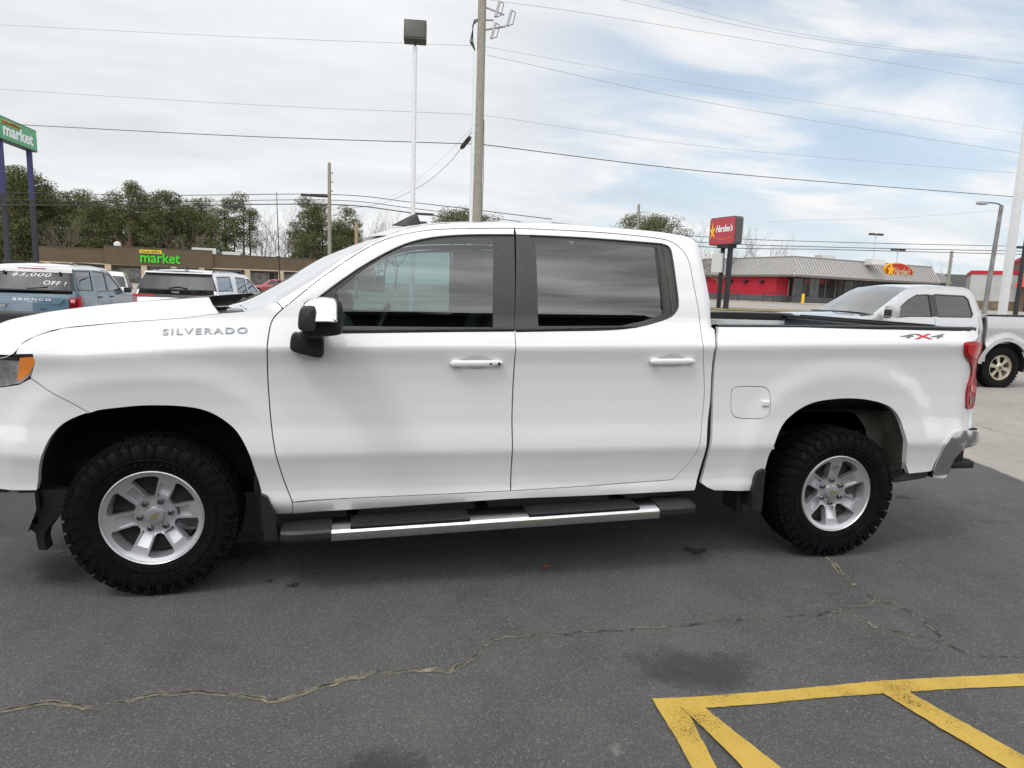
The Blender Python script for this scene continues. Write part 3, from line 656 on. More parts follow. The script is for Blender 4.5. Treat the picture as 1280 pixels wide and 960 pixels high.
# --- bed interior and tailgate
_rz = PS([(898.7, 408.9), (1000, 409.3), (1120, 409.8), (1222, 411.3)])
RZ = lambda x: float(np.interp(x, [p[0] for p in _rz], [p[1] for p in _rz]))
for sgn in (0, 1):
    fy = (lambda y: y) if not sgn else (lambda y: 2*MID-y)
    MB().grid(20, 6, lambda i, t: (2.90+1.74*i, fy(Sb(2.9+1.74*i, 1.39)+[-.007, -.006, .012, .03, .075, .076][round(t*5)]), RZ(2.9+1.74*i)+[-.010, .006, .013, .013, .006, -.035][round(t*5)])).build('bed_rail_cap', M['blackpl'], T_)
    MB().grid(20, 6, lambda i, t: (2.90+1.70*i, fy(.13+.03*math.sin(t*9)*.3), 1.02+(RZ(2.9)-.03-1.02)*t)).build('bed_wall', M['bedw'], T_)
MB().grid(30, 20, lambda i, t: (2.9+1.7*i, .13+1.8*t, .88+.008*(round(t*19) % 2))).build('bed_floor', M['blackpl'], T_)
MB().grid(3, 10, lambda i, t: (2.99, .13+1.8*t, .88+.52*i)).build('bed_headboard', M['bedw'], T_)
tg = MB().box(4.585, 4.645, .10, 1.96, .80, 1.372, .012)
tgo = tg.build('tailgate', W_, T_)
MB().box(4.572, 4.583, .14, 1.92, .88, 1.36, .003).box(4.566, 4.572, .3, 1.76, .95, 1.03, .003).box(4.566, 4.572, .3, 1.76, 1.12, 1.2, .003).build('tailgate_liner', mat('liner_blue_black', (.02, .028, .036), .4, noise=(4, .3)), tgo)
MB().box(4.55, 4.665, .10, 1.96, 1.372, 1.392, .008).box(4.56, 4.60, .35, 1.7, 1.392, 1.402, .004).build('tailgate_cap', M['blackpl'], tgo)
MB().cyl((3.98, 2*MID-.135, 1.30), (3.98, 2*MID-.15, 1.30), .022, n=16).build('tie_down', M['dark'], T_)
# --- tail lamp
tl = [(1204.5, 429), (1209, 427), (1219, 426.5), (1225.5, 427.5), (1228, 432), (1228, 440), (1225.5, 447.5), (1221.5, 453), (1220.5, 462), (1221, 471), (1223, 478), (1223.6, 486), (1222.5, 498), (1220.5, 506), (1216, 511), (1208, 510.5), (1206.8, 505), (1207.2, 490), (1209.6, 478), (1213, 470), (1213.6, 460), (1211.5, 452.5), (1206.5, 447), (1204.3, 440)]
def tlm(x, z, o=0.): 
    return (x, Sb(min(x, 4.66), z)-.012+o+max(0, (x-4.64))*.4, z)
tlp = clean(crs(PS(tl+[tl[0]]), 2))
l1, l2 = panel('tail_lamp', tlp, [], tlm, M['redl'], T_, .02, lambda x, z, p: (p[0], p[1]+.05, p[2]), mir)
def sub(pxs, nm, mt, o=-.004):
    panel(nm, clean(crs(PS(pxs+[pxs[0]]), 3)), [], lambda x, z: tlm(x, z, o), mt, l1, .012, lambda x, z, p: (p[0], p[1]+.003, p[2]))
sub([(1208, 432), (1222, 431), (1224, 438), (1219, 447), (1211, 445), (1207.5, 439)], 'lamp_cell', mat('bright_red_lens', (.75, .02, .02), .1, coat=1))
sub([(1211, 482), (1219.5, 482), (1219.5, 490), (1211, 489)], 'lamp_cell', mat('mid_red_lens', (.60, .012, .02), .1, coat=1))
sub([(1210.5, 495), (1219, 495), (1217, 506), (1210, 506)], 'lamp_cell', M['redd'])
MB().grid(2, 2, lambda i, t: (4.63, .09+.12*i, .9+.42*t)).build('lamp_backing', M['redd'], l1)
# --- rear bumper: chrome corner with a step
cb = crs(PS([(1163.5, 596.4), (1166, 583), (1173, 568), (1180, 555), (1191, 541), (1204.5, 537.2), (1217.6, 538.5), (1219.5, 545), (1219, 553.5), (1205, 558), (1199, 563), (1190, 573), (1183, 590), (1178, 596.5)]), 2)
def bumpy(x, z): return Sb(min(x, 4.6), z)-.018+max(0, x-4.6)**2*2.2
b1, b2 = panel('rear_bumper', clean(cb), [], lambda x, z: (x, bumpy(x, z), z), M['chromed'], T_, .02, lambda x, z, p: (p[0], p[1]+.12, p[2]), mir)
MB().box(4.56, 4.74, .16, 1.90, .60, .77, .03).build('bumper_beam', M['chromed'], T_)
MB().box(4.60, 4.735, .07, .30, .762, .775, .004).build('bumper_top_pad', M['blackpl'], b1)
p = PX(1190, 590); q = PX(1217, 575)
MB().box(4.53, 4.735, .055, .28, q[1]-.045, q[1]+.005, .015).box(4.53, 4.66, .07, .24, q[1], .74, .01).build('bumper_step', M['blackpl'], b1)
for k in range(6): pass
tv = MB()
for k in range(7): tv.box(4.60+.018*k, 4.609+.018*k, .07, .26, q[1]+.004, q[1]+.010, .001)
tv.build('step_tread', M['trim'], b1)
MB().prism(PS([(1115, 602.5), (1136, 592.3), (1163, 588.5), (1160, 597), (1150, 599.5), (1120, 603.8)]), lambda x, z: (x, Sb(x, z)+.01, z), lambda x, z: (x, Sb(x, z)+.10, z)).build('bumper_valance', M['blackpl'], T_, smooth=False)
# --- front bumper and headlamp
fb = clean([(-.90, .57)] + PS([(0, 613.5), (46, 614.5), (47.5, 636), (49, 655), (44, 657.5), (25, 657.5), (0, 648)]) + [(-.90, .43)])
fbm = lambda x, z: (x, Sb(max(x, -.9), max(z, .5))-.022+max(0, z-.552)*1.6, z)
f1, f2 = panel('front_bumper', fb, [], fbm, M['chromed'], T_, .03, lambda x, z, p: (p[0], p[1]+.08, p[2]), mir)
MB().box(-.98, -.84, .26, 1.80, .44, .60, .03).build('bumper_face', M['chrome'], f1)
hl = clean([(-.86, 1.165)] + PS([(0, 443), (36, 443.3), (41, 445), (43, 452.5), (40, 462), (36, 470), (23.4, 480), (0, 484)]) + [(-.86, 1.0)])
h1, h2 = panel('headlamp', inset(hl, .002), [], lambda x, z: (x, Sb(x, z)+.012, z), mat('lamp_reflector', (.80, .81, .83), .3, metal=.1, noise=(18, .5)), T_, .03, lambda x, z, p: (p[0], p[1]+.04, p[2]), mir)
panel('lamp_bezel', clean([(-.86, 1.165)]+PS([(0, 443.5), (40, 443.8), (42, 450), (20, 451.5), (0, 450)])+[(-.86, 1.15)]), [], lambda x, z: (x, Sb(x, z)+.008, z), M['blackpl'], h1, .03)
panel('side_marker', clean(crs(PS([(24, 447.5), (41, 446.5), (42.5, 453), (38, 464), (25.5, 474.5), (21.5, 473), (24, 447.5)]), 3)), [], lambda x, z: (x, Sb(x, z)+.003, z), M['amber'], h1, .02, lambda x, z, p: (p[0], p[1]+.02, p[2]))
panel('lens', clean([(-.86, 1.16)]+PS([(0, 446), (22, 446), (20, 470), (18, 479), (0, 482)])+[(-.86, 1.01)]), [], lambda x, z: (x, Sb(x, z)-.001, z), M['g_lens'], h1, .03)
# front end that the picture crops: grille and panel between the lamps
MB().box(-.93, -.86, .36, 1.70, .62, 1.14, .03).build('grille', M['blackpl'], T_)
m = MB()
for k in range(5): m.box(-.95, -.93, .38, 1.68, .68+.095*k, .70+.095*k, .004)
m.build('grille_bar', M['chrome'], T_)
# --- badges
def sidetext(s, pa, pb, h, mt, name, shear=0, bold=0, depth=.004, space=1.0):
    (x0, z0), (x1, z1) = PX(*pa), PX(*pb); L_ = math.hypot(x1-x0, z1-z0); ux, uz = (x1-x0)/L_, (z1-z0)/L_
    tv, tf_ = text_geo(s, L_, h, shear, depth, bold, space)
    vs = []
    for v in tv:
        x = x0+ux*v[0]-uz*v[1]; z = z0+uz*v[0]+ux*v[1]; vs.append((x, S(x, z)-.001-v[2], z))
    return obj(name, vs, tf_, mt, T_, smooth=False)
sidetext('SILVERADO', (203, 418.6), (309.5, 416.2), .028, M['badge'], 'badge', bold=.012, space=1.25)
sidetext('4', (1125, 422.6), (1145, 422.8), .026, M['decal_g'], 'badge', .35, .01, .0015); sidetext('X', (1143, 423.6), (1166, 423.8), .030, M['decal_r'], 'badge', 0, .02, .0025); sidetext('4', (1163, 422.9), (1182, 423), .026, M['decal_g'], 'badge', .35, .01, .0015)
# --- arch liners and underbody
for A, mt, yb2 in ((ARF, M['dark'], .50), (ARR, M['metalg'], .26)):
    for sgn in (0, 1):
        fy = (lambda y: y) if not sgn else (lambda y: 2*MID-y)
        n = len(A)
        def lf(i, t, A=A, fy=fy):
            p = A[min(n-1, int(round(i*(n-1))))]; cx = sum(q[0] for q in A)/n; o = .03*sm(0, .2, t)
            k = 1+o/.5; return (cx+(p[0]-cx)*k, fy(Sb(*p)+.032+t*yb2), .4+(p[1]-.4)*k)
        MB().grid(n, 6, lf).build('wheel_arch_liner', mt, T_)
wallr = [p for p in ARR]
hx = [(3.16, .50), (3.16, 1.05), (4.24, 1.05), (4.30, .80), (4.24, .62), (4.12, .60), (4.08, .74), (3.98, .84), (3.75, .90), (3.5, .86), (3.34, .50)]
panel('inner_fender', hx, [], lambda x, z: (x, .25+.02*math.sin(x*23)*math.sin(z*17), z), M['metalg'], T_, .05, None, mir)
MB().box(-.75, 3.2, .42, 1.64, .46, .60, .02).box(3.0, 4.45, .30, 1.76, .70, .86, .02).box(-.7, 4.5, .50, .60, .36, .50, .02).box(-.7, 4.5, 1.46, 1.56, .36, .50, .02).box(.45, 2.85, .10, .45, .47, .58, .02).box(.45, 2.85, 1.61, 1.96, .47, .58, .02).box(-.55, .6, .48, 1.58, .55, 1.15, .02).box(2.95, 3.2, .2, 1.86, .46, 1.0, .01).box(3.15, 4.15, .30, 1.76, .64, 1.03, .01).build('underbody', M['dark'], T_)
MB().tube([(3.745, .3, .39), (3.745, 1.76, .39)], .05, 10).tube([(3.745, .95, .39), (3.745, 1.11, .39)], .14, 12).tube([(0, .3, .39), (0, 1.76, .39)], .04, 10).build('axle', M['dark'], T_)
for x0, x1 in ((.475, .545), (3.13, 3.20)):
    for sgn in (0, 1):
        y0, y1 = (.10, .27) if not sgn else (2*MID-.27, 2*MID-.10)
        pt = PX(335, 615)
        MB().box(x0, x1-.03, y0, y1, .28, .56, .01).build('mud_flap', M['blackpl'], T_)
# front arch rear-edge flap seen on the body, and the air dam
QY = lambda l, y: [(lambda d, t: (float((CAMP+d*t)[0]), float((CAMP+d*t)[2])))(ray(*p), (y-CAMP[1])/ray(*p)[1]) for p in l]
MB().prism(QY([(326, 619), (334, 622), (343, 642), (348, 676), (330, 677)], -.002), lambda x, z: (x, -.002, z), lambda x, z: (x, .16, z)).build('splash_guard', M['blackpl'], T_, smooth=False)
MB().prism(QY([(957, 587), (949, 590), (945, 598), (941, 612), (940, 636), (952, 640)], -.002), lambda x, z: (x, -.002, z), lambda x, z: (x, .16, z)).build('splash_guard', M['blackpl'], T_, smooth=False)
MB().prism(QY([(30, 656), (48, 655), (50, 612), (84, 612), (80, 640), (68, 650), (57, 664), (55, 674), (58.5, 688), (48, 687), (44, 666)], .13), lambda x, z: (x, .13, z), lambda x, z: (x, .20, z)).build('air_dam', M['blackpl'], T_, smooth=False)
MB().box(-.80, -.47, .2, 1.86, .40, .52, .02).build('lower_valance', M['blackpl'], T_)
# --- step bars
def stepy(x): return -.075
sx0, sx1 = .56, 2.86
def SX(px, py): d = ray(px, py); t = (-.07-CAMP[1])/d[1]; p = CAMP+d*t; return float(p[0]), float(p[2])
(xa, _), (xb, _) = SX(413, 660), SX(825, 640)
z0b = SX(413, 677)[1]; z1b = SX(825, 648)[1]
def zline(x): return z0b+(z1b-z0b)*(x-xa)/(xb-xa)
sec = [(-.075, .004), (-.082, .02), (-.080, .045), (-.068, .058), (-.03, .066), (.09, .066), (.11, .05), (.11, .01), (.09, 0), (-.06, 0), (-.075, .004)]
for sgn in (0, 1):
    fy = (lambda y: y) if not sgn else (lambda y: 2*MID-y)
    sb = MB().grid(12, len(sec), lambda i, t: (xa+(xb-xa)*i, fy(sec[round(t*(len(sec)-1))][0]), zline(xa+(xb-xa)*i)+sec[round(t*(len(sec)-1))][1])).build('step_bar', M['steel'], T_, angle=30)
    for a, b, k in ((xa-.235, xa+.005, 0), (xb-.005, xb+.215, 1)):
        def cap(i, t, a=a, b=b, k=k):
            x = a+(b-a)*i; e = i if k else 1-i; s = 1.03-.12*sm(.85, 1, e); q = sec[round(t*(len(sec)-1))]
            return (x, fy(.01+(q[0]-.01)*s+.01*sm(.7, 1, e)), zline(x)+.033+(q[1]-.033)*s+.005)
        m = MB().grid(10, len(sec), cap); m.build('step_bar_end', M['blackpl'], sb, angle=25)
    for pa, pb in (((438, 655), (588, 650)), ((662, 640), (800, 636))):
        x0 = SX(*pa)[0]; x1 = SX(*pb)[0]; m = MB()
        m.box(x0, x1, min(fy(-.075), fy(.085)), max(fy(-.075), fy(.085)), 0, .012, .004)
        for k in range(5):
            yy = -.05+.028*k; m.box(x0+.02, x1-.02, min(fy(yy), fy(yy+.01)), max(fy(yy), fy(yy+.01)), .010, .016, .002)
        pm = m
        pm.v = [(x, y, z+zline(x)+.062-.0) for x, y, z in pm.v]
        pm.build('step_pad', M['blackpl'], sb)
    for x in (.9, 1.6, 2.4): MB().box(x, x+.06, min(fy(.1), fy(.45)), max(fy(.1), fy(.45)), zline(x)+.01, zline(x)+.05, .005).build('step_bracket', M['dark'], sb)
# --- mirror
mo = lambda px, py, y: (lambda d, t: CAMP+d*t)(ray(px, py), (y-CAMP[1])/ray(px, py)[1])
def rblock(name, pts, y0, y1, mt, par, round_=.02, sx=.9, n=4, tilt=0.):
    """a pebble-like housing: outline (pixels, on plane y0) swept back to y1 with rounded rims"""
    P0 = [mo(a, b, y0) for a, b in pts]; pl = clean(crs([(p[0], p[2]) for p in P0]+[(P0[0][0], P0[0][2])], n))
    c = np.mean(pl, axis=0); m = MB(); rings = []
    for k, (f, s) in enumerate(((0, .86), (.02, .93), (.07, .98), (.18, 1.0), (.6, 1.0), (.9, sx), (1, sx*.85))):
        rings.append([(c[0]+(x-c[0])*s, y0+(y1-y0)*f+tilt*(z-c[1])*(1-f), c[1]+(z-c[1])*s) for x, z in pl])
    N = len(pl); vs = [v for r in rings for v in r]
    fs = [(i*N+j, i*N+(j+1) % N, (i+1)*N+(j+1) % N, (i+1)*N+j) for i in range(len(rings)-1) for j in range(N)]
    vs += [(c[0], y0, c[1]), (c[0], y1, c[1])]; k = len(vs)
    fs += [(j, (j+1) % N, k-2) for j in range(N)] + [((len(rings)-1)*N+j, (len(rings)-1)*N+(j+1) % N, k-1) for j in range(N)]
    m.add(vs, fs); return m.build(name, mt, par, angle=55)
# -y is outboard; the mirror stands 0.05-0.30 m outside the door
mh = rblock('side_mirror', [(380, 378), (386, 374.5), (400, 372.3), (414, 373), (422, 375.5), (427, 383), (428.4, 400), (427.5, 414), (424, 419), (410, 421), (392, 422), (380, 420), (376, 412), (376, 390)], -.22, -.06, M['blackpl'], T_)
rblock('mirror_cap', [(379, 381), (385, 375.5), (398, 372.2), (413, 372.6), (419, 375), (421.5, 381), (422, 392), (421.5, 402.4), (410, 402.8), (398, 402.8), (386, 402.5), (380, 400)], -.275, -.09, M['chrome'], mh, sx=1.0, tilt=.42)
rblock('mirror_face', [(375, 386), (379, 382.5), (390, 382.2), (394, 385), (395, 395), (394, 410), (391, 413.5), (379, 413.8), (373.5, 412), (371.8, 406), (373, 393)], -.30, -.18, M['trim'], mh)
rblock('mirror_arm', [(373, 416), (385, 414.8), (400, 413), (404, 420), (402, 424), (392, 424), (374, 422)], -.20, .05, M['blackpl'], mh)
rblock('mirror_base', [(364, 418.5), (369, 415.5), (385, 419), (400, 421), (404.5, 423), (404.5, 440), (403, 446), (398, 447.6), (380, 444), (366, 439.6), (362.2, 435), (362.4, 426)], -.05, .03, M['blackpl'], mh)
o = rblock('side_mirror', [(376, 380), (386, 374.5), (414, 373), (427, 383), (428, 414), (410, 421), (380, 420), (376, 400)], -.25, -.05, M['blackpl'], T_)
for v in o.data.vertices: v.co.y = -v.co.y          # far mirror: mirrored across the truck's centre line
o.data.flip_normals()
# --- roof antenna fin
a0 = mo(489, 284, .95); a1 = mo(531, 278, .95)
xa_, xb_ = a0[0]-.0, a1[0]+.0; zb_ = 1.895
prof = [(0, .0), (.2, .028), (.5, .068), (.66, .080), (.70, .034), (.88, .034), (1.0, .0)]
L2 = .24
m = MB()
def fin(i, t):
    x = i*L2; h = float(np.interp(i, [p for p, _ in prof], [q for _, q in prof])); wd = .035*math.sin(math.pi*min(1, .1+.85*i))+.003
    s = t*2-1; return (x, wd*s*1.0, h*(1-abs(s)**1.6))
m.grid(26, 15, fin)
zr_ = mo(531, 277, .9)
AX, AZ = mo(490, 285, .98)[0], 1.90
m.v = [(AX+x, 1.0+y, AZ+z) for x, y, z in m.v]
m.build('antenna_fin', M['blackpl'], T_)
# --- wheels
WC = .392
def make_wheel(cx, side, phase, par):
    c = (cx, 0, WC); yy = (lambda y: y) if side == 0 else (lambda y: 2*MID-y)
    def fix(m): m.v = [(x, yy(y), z) for x, y, z in m.v]; return m
    e_t = [(0, 0), (.094, 6.5), (.106, 12), (.15, 16), (.196, 18.5), (.2045, 14)]
    rs_ = [.042, .060, .080, .094, .100, .106, .128, .15, .166, .1695, .180, .196, .2045, .210, .217, .223]
    yf = lambda r: itp(r, [(0, .088), (.05, .088), (.062, .092), (.085, .090), (.10, .082), (.15, .068), (.19, .056), (.206, .050), (.223, .042)])
    dp = lambda r: itp(r, [(0, 0), (.094, 0), (.100, .026), (.128, .022), (.166, .009), (.1695, 0), (.3, 0)])
    key, vs, fs = {}, [], []
    def vert(r, an, dy):
        k = (round(r, 5), round(math.degrees(an) % 360, 3) % 360)
        if k not in key: key[k] = len(vs); vs.append((cx+r*math.cos(an), yy(yf(r)+dy), WC+r*math.sin(an)))
        return key[k]
    def cols(r):
        e = itp(r, e_t); w1 = math.degrees(.0085/r); w2 = math.degrees(.0035/r); d = dp(r)
        c_ = [(0, 0), (e*.5, 0), (e, 0), (min(e+w1, 28.6), 0), (min(e+w1+w2, 29.2), d), (30, d)]
        return c_ if e > 0 else [(q*6, 0) for q in range(6)]
    for sct in range(6):
        a0 = math.degrees(phase)+60*sct
        for sd in (1, -1):
            for j in range(len(rs_)-1):
                ra, rb = rs_[j], rs_[j+1]; A, B = cols(ra), cols(rb)
                for i in range(5):
                    if i < 2 and ra >= .0939 and rb <= .2046: continue
                    q4 = [vert(ra, R(a0+sd*A[i][0]), A[i][1]), vert(rb, R(a0+sd*B[i][0]), B[i][1]), vert(rb, R(a0+sd*B[i+1][0]), B[i+1][1]), vert(ra, R(a0+sd*A[i+1][0]), A[i+1][1])]
                    q4 = [v for n_, v in enumerate(q4) if v != q4[n_-1]]
                    if len(q4) > 2: fs.append(tuple(q4 if sd > 0 else q4[::-1]))
    cnt = {}
    for t in fs:
        for i in range(len(t)):
            e = (t[i], t[(i+1) % len(t)]); k = tuple(sorted(e)); cnt[k] = (cnt.get(k, (0,))[0]+1, e)
    dup = {}
    def dv(i, inn):
        if (i, inn) not in dup:
            p = vs[i]; q = p if not inn else (cx+(p[0]-cx)*.985, yy(yy(p[1])+.045), WC+(p[2]-WC)*.985); dup[(i, inn)] = len(vs); vs.append(q)
        return dup[(i, inn)]
    for n_, (a, b) in cnt.values():
        if n_ == 1: fs.append((dv(a, 0), dv(a, 1), dv(b, 1), dv(b, 0)))
    m = MB(); m.add(vs, fs)
    rim = MB().revolve([(.223, .0425), (.225, .038), (.229, .034), (.2325, .036), (.2345, .045), (.222, .060), (.208, .075), (.200, .10), (.196, .22)], c, 96)
    m.add([(x, yy(y), z) for x, y, z in rim.v], rim.f)
    wh = m.build('wheel', M['alloy'], par, angle=22)
    fix(MB().revolve([(.02, .12), (.19, .12), (.19, .15)], c, 48)).build('brake_disc', mat('brake_disc_metal', (.035, .033, .03), .5, metal=.6, noise=(12, .4)), wh)
    fix(MB().box(cx+.05, cx+.19, .105, .14, WC-.09, WC+.05, .02)).build('brake_caliper', M['lug'], wh)
    fix(MB().revolve([(.0, .196), (.21, .196)], c, 32)).build('wheel_backing', M['dark'], wh)
    for k in range(6):
        an = phase+math.pi/6+k*math.pi/3; px_, pz_ = cx+.0705*math.cos(an), WC+.0705*math.sin(an)
        fix(MB().revolve([(.0155, .10), (.0155, .088), (.0125, .084), (.0125, .076), (.010, .073), (0, .072)], (px_, 0, pz_), 12)).build('lug_nut', M['lug'], wh)
    cp = fix(MB().revolve([(0, .070), (.032, .071), (.040, .074), (.043, .080), (.043, .095)], c, 32)).build('centre_cap', mat('cap_grey', (.42, .42, .43), .35, metal=.6), wh)
    bt = [(-.026, -.002), (-.022, .008), (-.008, .008), (-.0075, .0125), (.0085, .0125), (.0082, .008), (.026, .008), (.022, -.004), (.0075, -.004), (.007, -.009), (-.009, -.009), (-.0085, -.004), (-.0255, -.004)]
    ca, sa = math.cos(phase), math.sin(phase); bt = [(x*ca-z*sa, x*sa+z*ca) for x, z in bt]
    fix(MB().prism(bt, lambda u, v: (cx+u, .0700, WC+v), lambda u, v: (cx+u, .0672, WC+v))).build('cap_emblem', M['gold'], wh, smooth=False)
    # tyre
    tp = [(.228, .075), (.232, .046), (.240, .036), (.262, .030), (.300, .021), (.325, .020), (.345, .026), (.358, .032), (.374, .048), (.382, .075), (.383, .15), (.382, .225), (.378, .25), (.362, .266), (.325, .280), (.28, .278), (.232, .255)]
    t = MB().revolve(tp, c, 120); n = 40
    def blk(a0, a1, ra, rb, ya, yb_, tilt=0, sh=.0):
        P = []
        for (y, aoff) in ((ya, 0), (yb_, tilt)):
            for (a, r) in ((a0, ra), (a1, ra), (a1-.006, rb), (a0+.006, rb)):
                P.append((cx+r*math.cos(a+aoff), y, WC+r*math.sin(a+aoff)))
        t.add(P, [(0, 3, 2, 1), (4, 5, 6, 7), (0, 1, 5, 4), (1, 2, 6, 5), (2, 3, 7, 6), (3, 0, 4, 7)])
    st = 2*math.pi/n; rnd = random.Random(int(cx*10)+side)
    for k in range(n):
        a = k*st; big = k % 2
        # shoulder lug: chamfered side piece + tread piece
        for y0_, y1_, ra, rb in ((.034-.004*big, .075, .362, .3865), (.072, .122, .380, .391)):
            blk(a+.010, a+st-.014, ra, rb, y0_, y1_, .03)
            blk(a+.015, a+st-.022, ra, rb, .30-y1_, .30-y0_, -.03)
        blk(a+.03+.04*big, a+st-.05, .325, .366, .019-.002*big, .05)       # side biters
        blk(a+.05+.03*big, a+st*.55, .300, .330, .0175, .04)
        blk(a+.05, a+st-.06,   .384, .391, .130, .172, .05); blk(a-.03, a+st-.14, .384, .391, .178, .222, -.05)
    # raised band and faint moulded lettering on the sidewall
    t.revolve([(.286, .024), (.288, .0185), (.292, .0185), (.294, .022)], c, 96); t.revolve([(.246, .036), (.248, .031), (.252, .031), (.254, .034)], c, 96)
    for k in range(16):
        a = k*.105+.5; blk(a, a+.06, .262, .280, .0215, .03)
        a += math.pi; blk(a, a+.06, .262, .280, .0215, .03)
    fix(t).build('tyre', M['rubber'], wh, angle=25)
    return wh
make_wheel(0, 0, R(39), truck); make_wheel(3.745, 0, R(1), truck); make_wheel(0, 1, R(10), truck); make_wheel(3.745, 1, R(30), truck)
XF = None
# ================================================================== the other vehicles
def car(root, L_, W2, sil, prof, arches, mats, rnd_=.06, bow_f=.25, bow_r=.10, grid=.06, segs=(), plan=()):
    """sil: closed side outline without the arches, from the front bottom over the roof to the rear bottom (x,z);
    prof: (z, inset); segs: names of the runs of sil that form the skin: (i0, i1, name, material)"""
    ss = Segs(sil)
    def Y(x, z):
        y = itp(z, prof); d = ss(x, z, rnd_+.01)
        if d < rnd_: t = 1-d/rnd_; y += rnd_*.75*(1-math.sqrt(max(0, 1-t*t*.96)))
        y += .22*max(0, (.55-x)/.55)**2.4 + .07*max(0, (x-(L_-.35))/.35)**2.4
        for (ax, az, ar) in arches:
            r = math.hypot(x-ax, z-az); y -= .018*(1-sm(ar+.05, ar+.10, r))
        return -(W2-y)
    body = [p for p in sil]
    for (ax, az, ar) in sorted(arches, key=lambda q: -q[0]):
        zb = sil[-1][1]; a0 = math.asin(max(-1, min(1, (zb-az)/ar)))
        body += [(ax+ar*math.cos(a), az+ar*math.sin(a)) for a in np.linspace(a0, math.pi-a0, 18)]
    return Y, clean(body)
MY = lambda v: (v[0], -v[1], v[2])
def car_build(root, L_, W2, sil, prof, arches, windows, segs, pm, rnd_=.06, bow_f=.25, bow_r=.10, doors=(), wheel=None, grid=.06, crown=.03, roofmat=None, splitz=None, skipskin=(), side_name='body'):
    Y, body = car(root, L_, W2, sil, prof, arches, pm, rnd_, bow_f, bow_r)
    fl = lambda x, z, p: (p[0], p[1]+.03, p[2]); mp2 = lambda x, z: (x, Y(x, z), z)
    wins = [clean(w_[0]) for w_ in windows]
    b1, b2 = panel('body_side', body, [inset(w_, -.012) for w_ in wins], mp2, pm, root, grid, fl, MY)
    for w_, (poly, mt) in zip(wins, windows):
        a, b = panel('side_window', w_, [], lambda x, z: (x, Y(x, z)+.012, z), mt, b1, grid, None, MY); b.parent = b2
        a, b = panel('window_frame', inset(w_, -.014), [inset(w_, .012)], lambda x, z: (x, Y(x, z)+.004, z), M['trim'], b1, grid, None, MY); b.parent = b2
    for d in doors:                                                   # shut lines as narrow dark grooves
        for sg in (1, -1):
            MB().tube([(x, sg*(Y(x, z)+.0005), z) for x, z in dense_open(d, .06)], .004, 4).build('door_gap', M['dark'], b1 if sg == 1 else b2)
    for i0, i1, nm, mt in segs:
        pts = sil[i0:i1+1]; D = dense_open(pts, .07)
        def f(i, t, D=D):
            k = i*(len(D)-1); a = int(min(k, len(D)-2)); fr = k-a; x = D[a][0]*(1-fr)+D[a+1][0]*fr; z = D[a][1]*(1-fr)+D[a+1][1]*fr
            y0 = Y(x, z); c = 1-(2*t-1)**2; dx = -bow_f*c*(1-sm(.0, .35*L_, x)) + bow_r*c*sm(L_*.85, L_, x)
            return (x+dx, y0*(1-2*t), z+crown*c*sm(1.2, 1.6, z)+.03*c*sm(.1*L_, .2*L_, x)*(1-sm(.3*L_, .36*L_, x)))
        MB().grid(max(3, len(D)), 22, f).build(nm, mt, root, angle=50)
    for (ax, az, ar) in arches:
        for sg in (1, -1):
            MB().grid(20, 3, lambda i, t: (ax+ar*math.cos(math.pi*(i*1.16-.08)), sg*(-(W2-.02)+.3*t), az+ar*math.sin(math.pi*(i*1.16-.08)))).grid(2, 2, lambda i, t: (ax-ar+2*ar*i, sg*(-(W2-.32)), .35+t*(az+ar-.35))).build('wheel_arch_liner', M['dark'], root)
    MB().box(.3, L_-.3, -W2+.35, W2-.35, .25, .5, .03).build('underbody', M['dark'], root)
    zs = [p[1] for p in sil]
    MB().box(.9, L_-.8, -W2+.2, W2-.2, .45, .75, .03).build('cabin_floor', M['inner'], root)
    if wheel:
        for (ax, az, ar) in arches:
            for sg in (1, -1): wheel(root, ax, sg*-(W2-.015), az, sg)
    return Y, b1, b2
def dense_open(p, ds):
    o = []
    for a, b in zip(p[:-1], p[1:]):
        n = max(1, int(math.ceil(math.hypot(b[0]-a[0], b[1]-a[1])/ds)))
        for k in range(n): o.append((a[0]+(b[0]-a[0])*k/n, a[1]+(b[1]-a[1])*k/n))
    return o+[tuple(p[-1])]
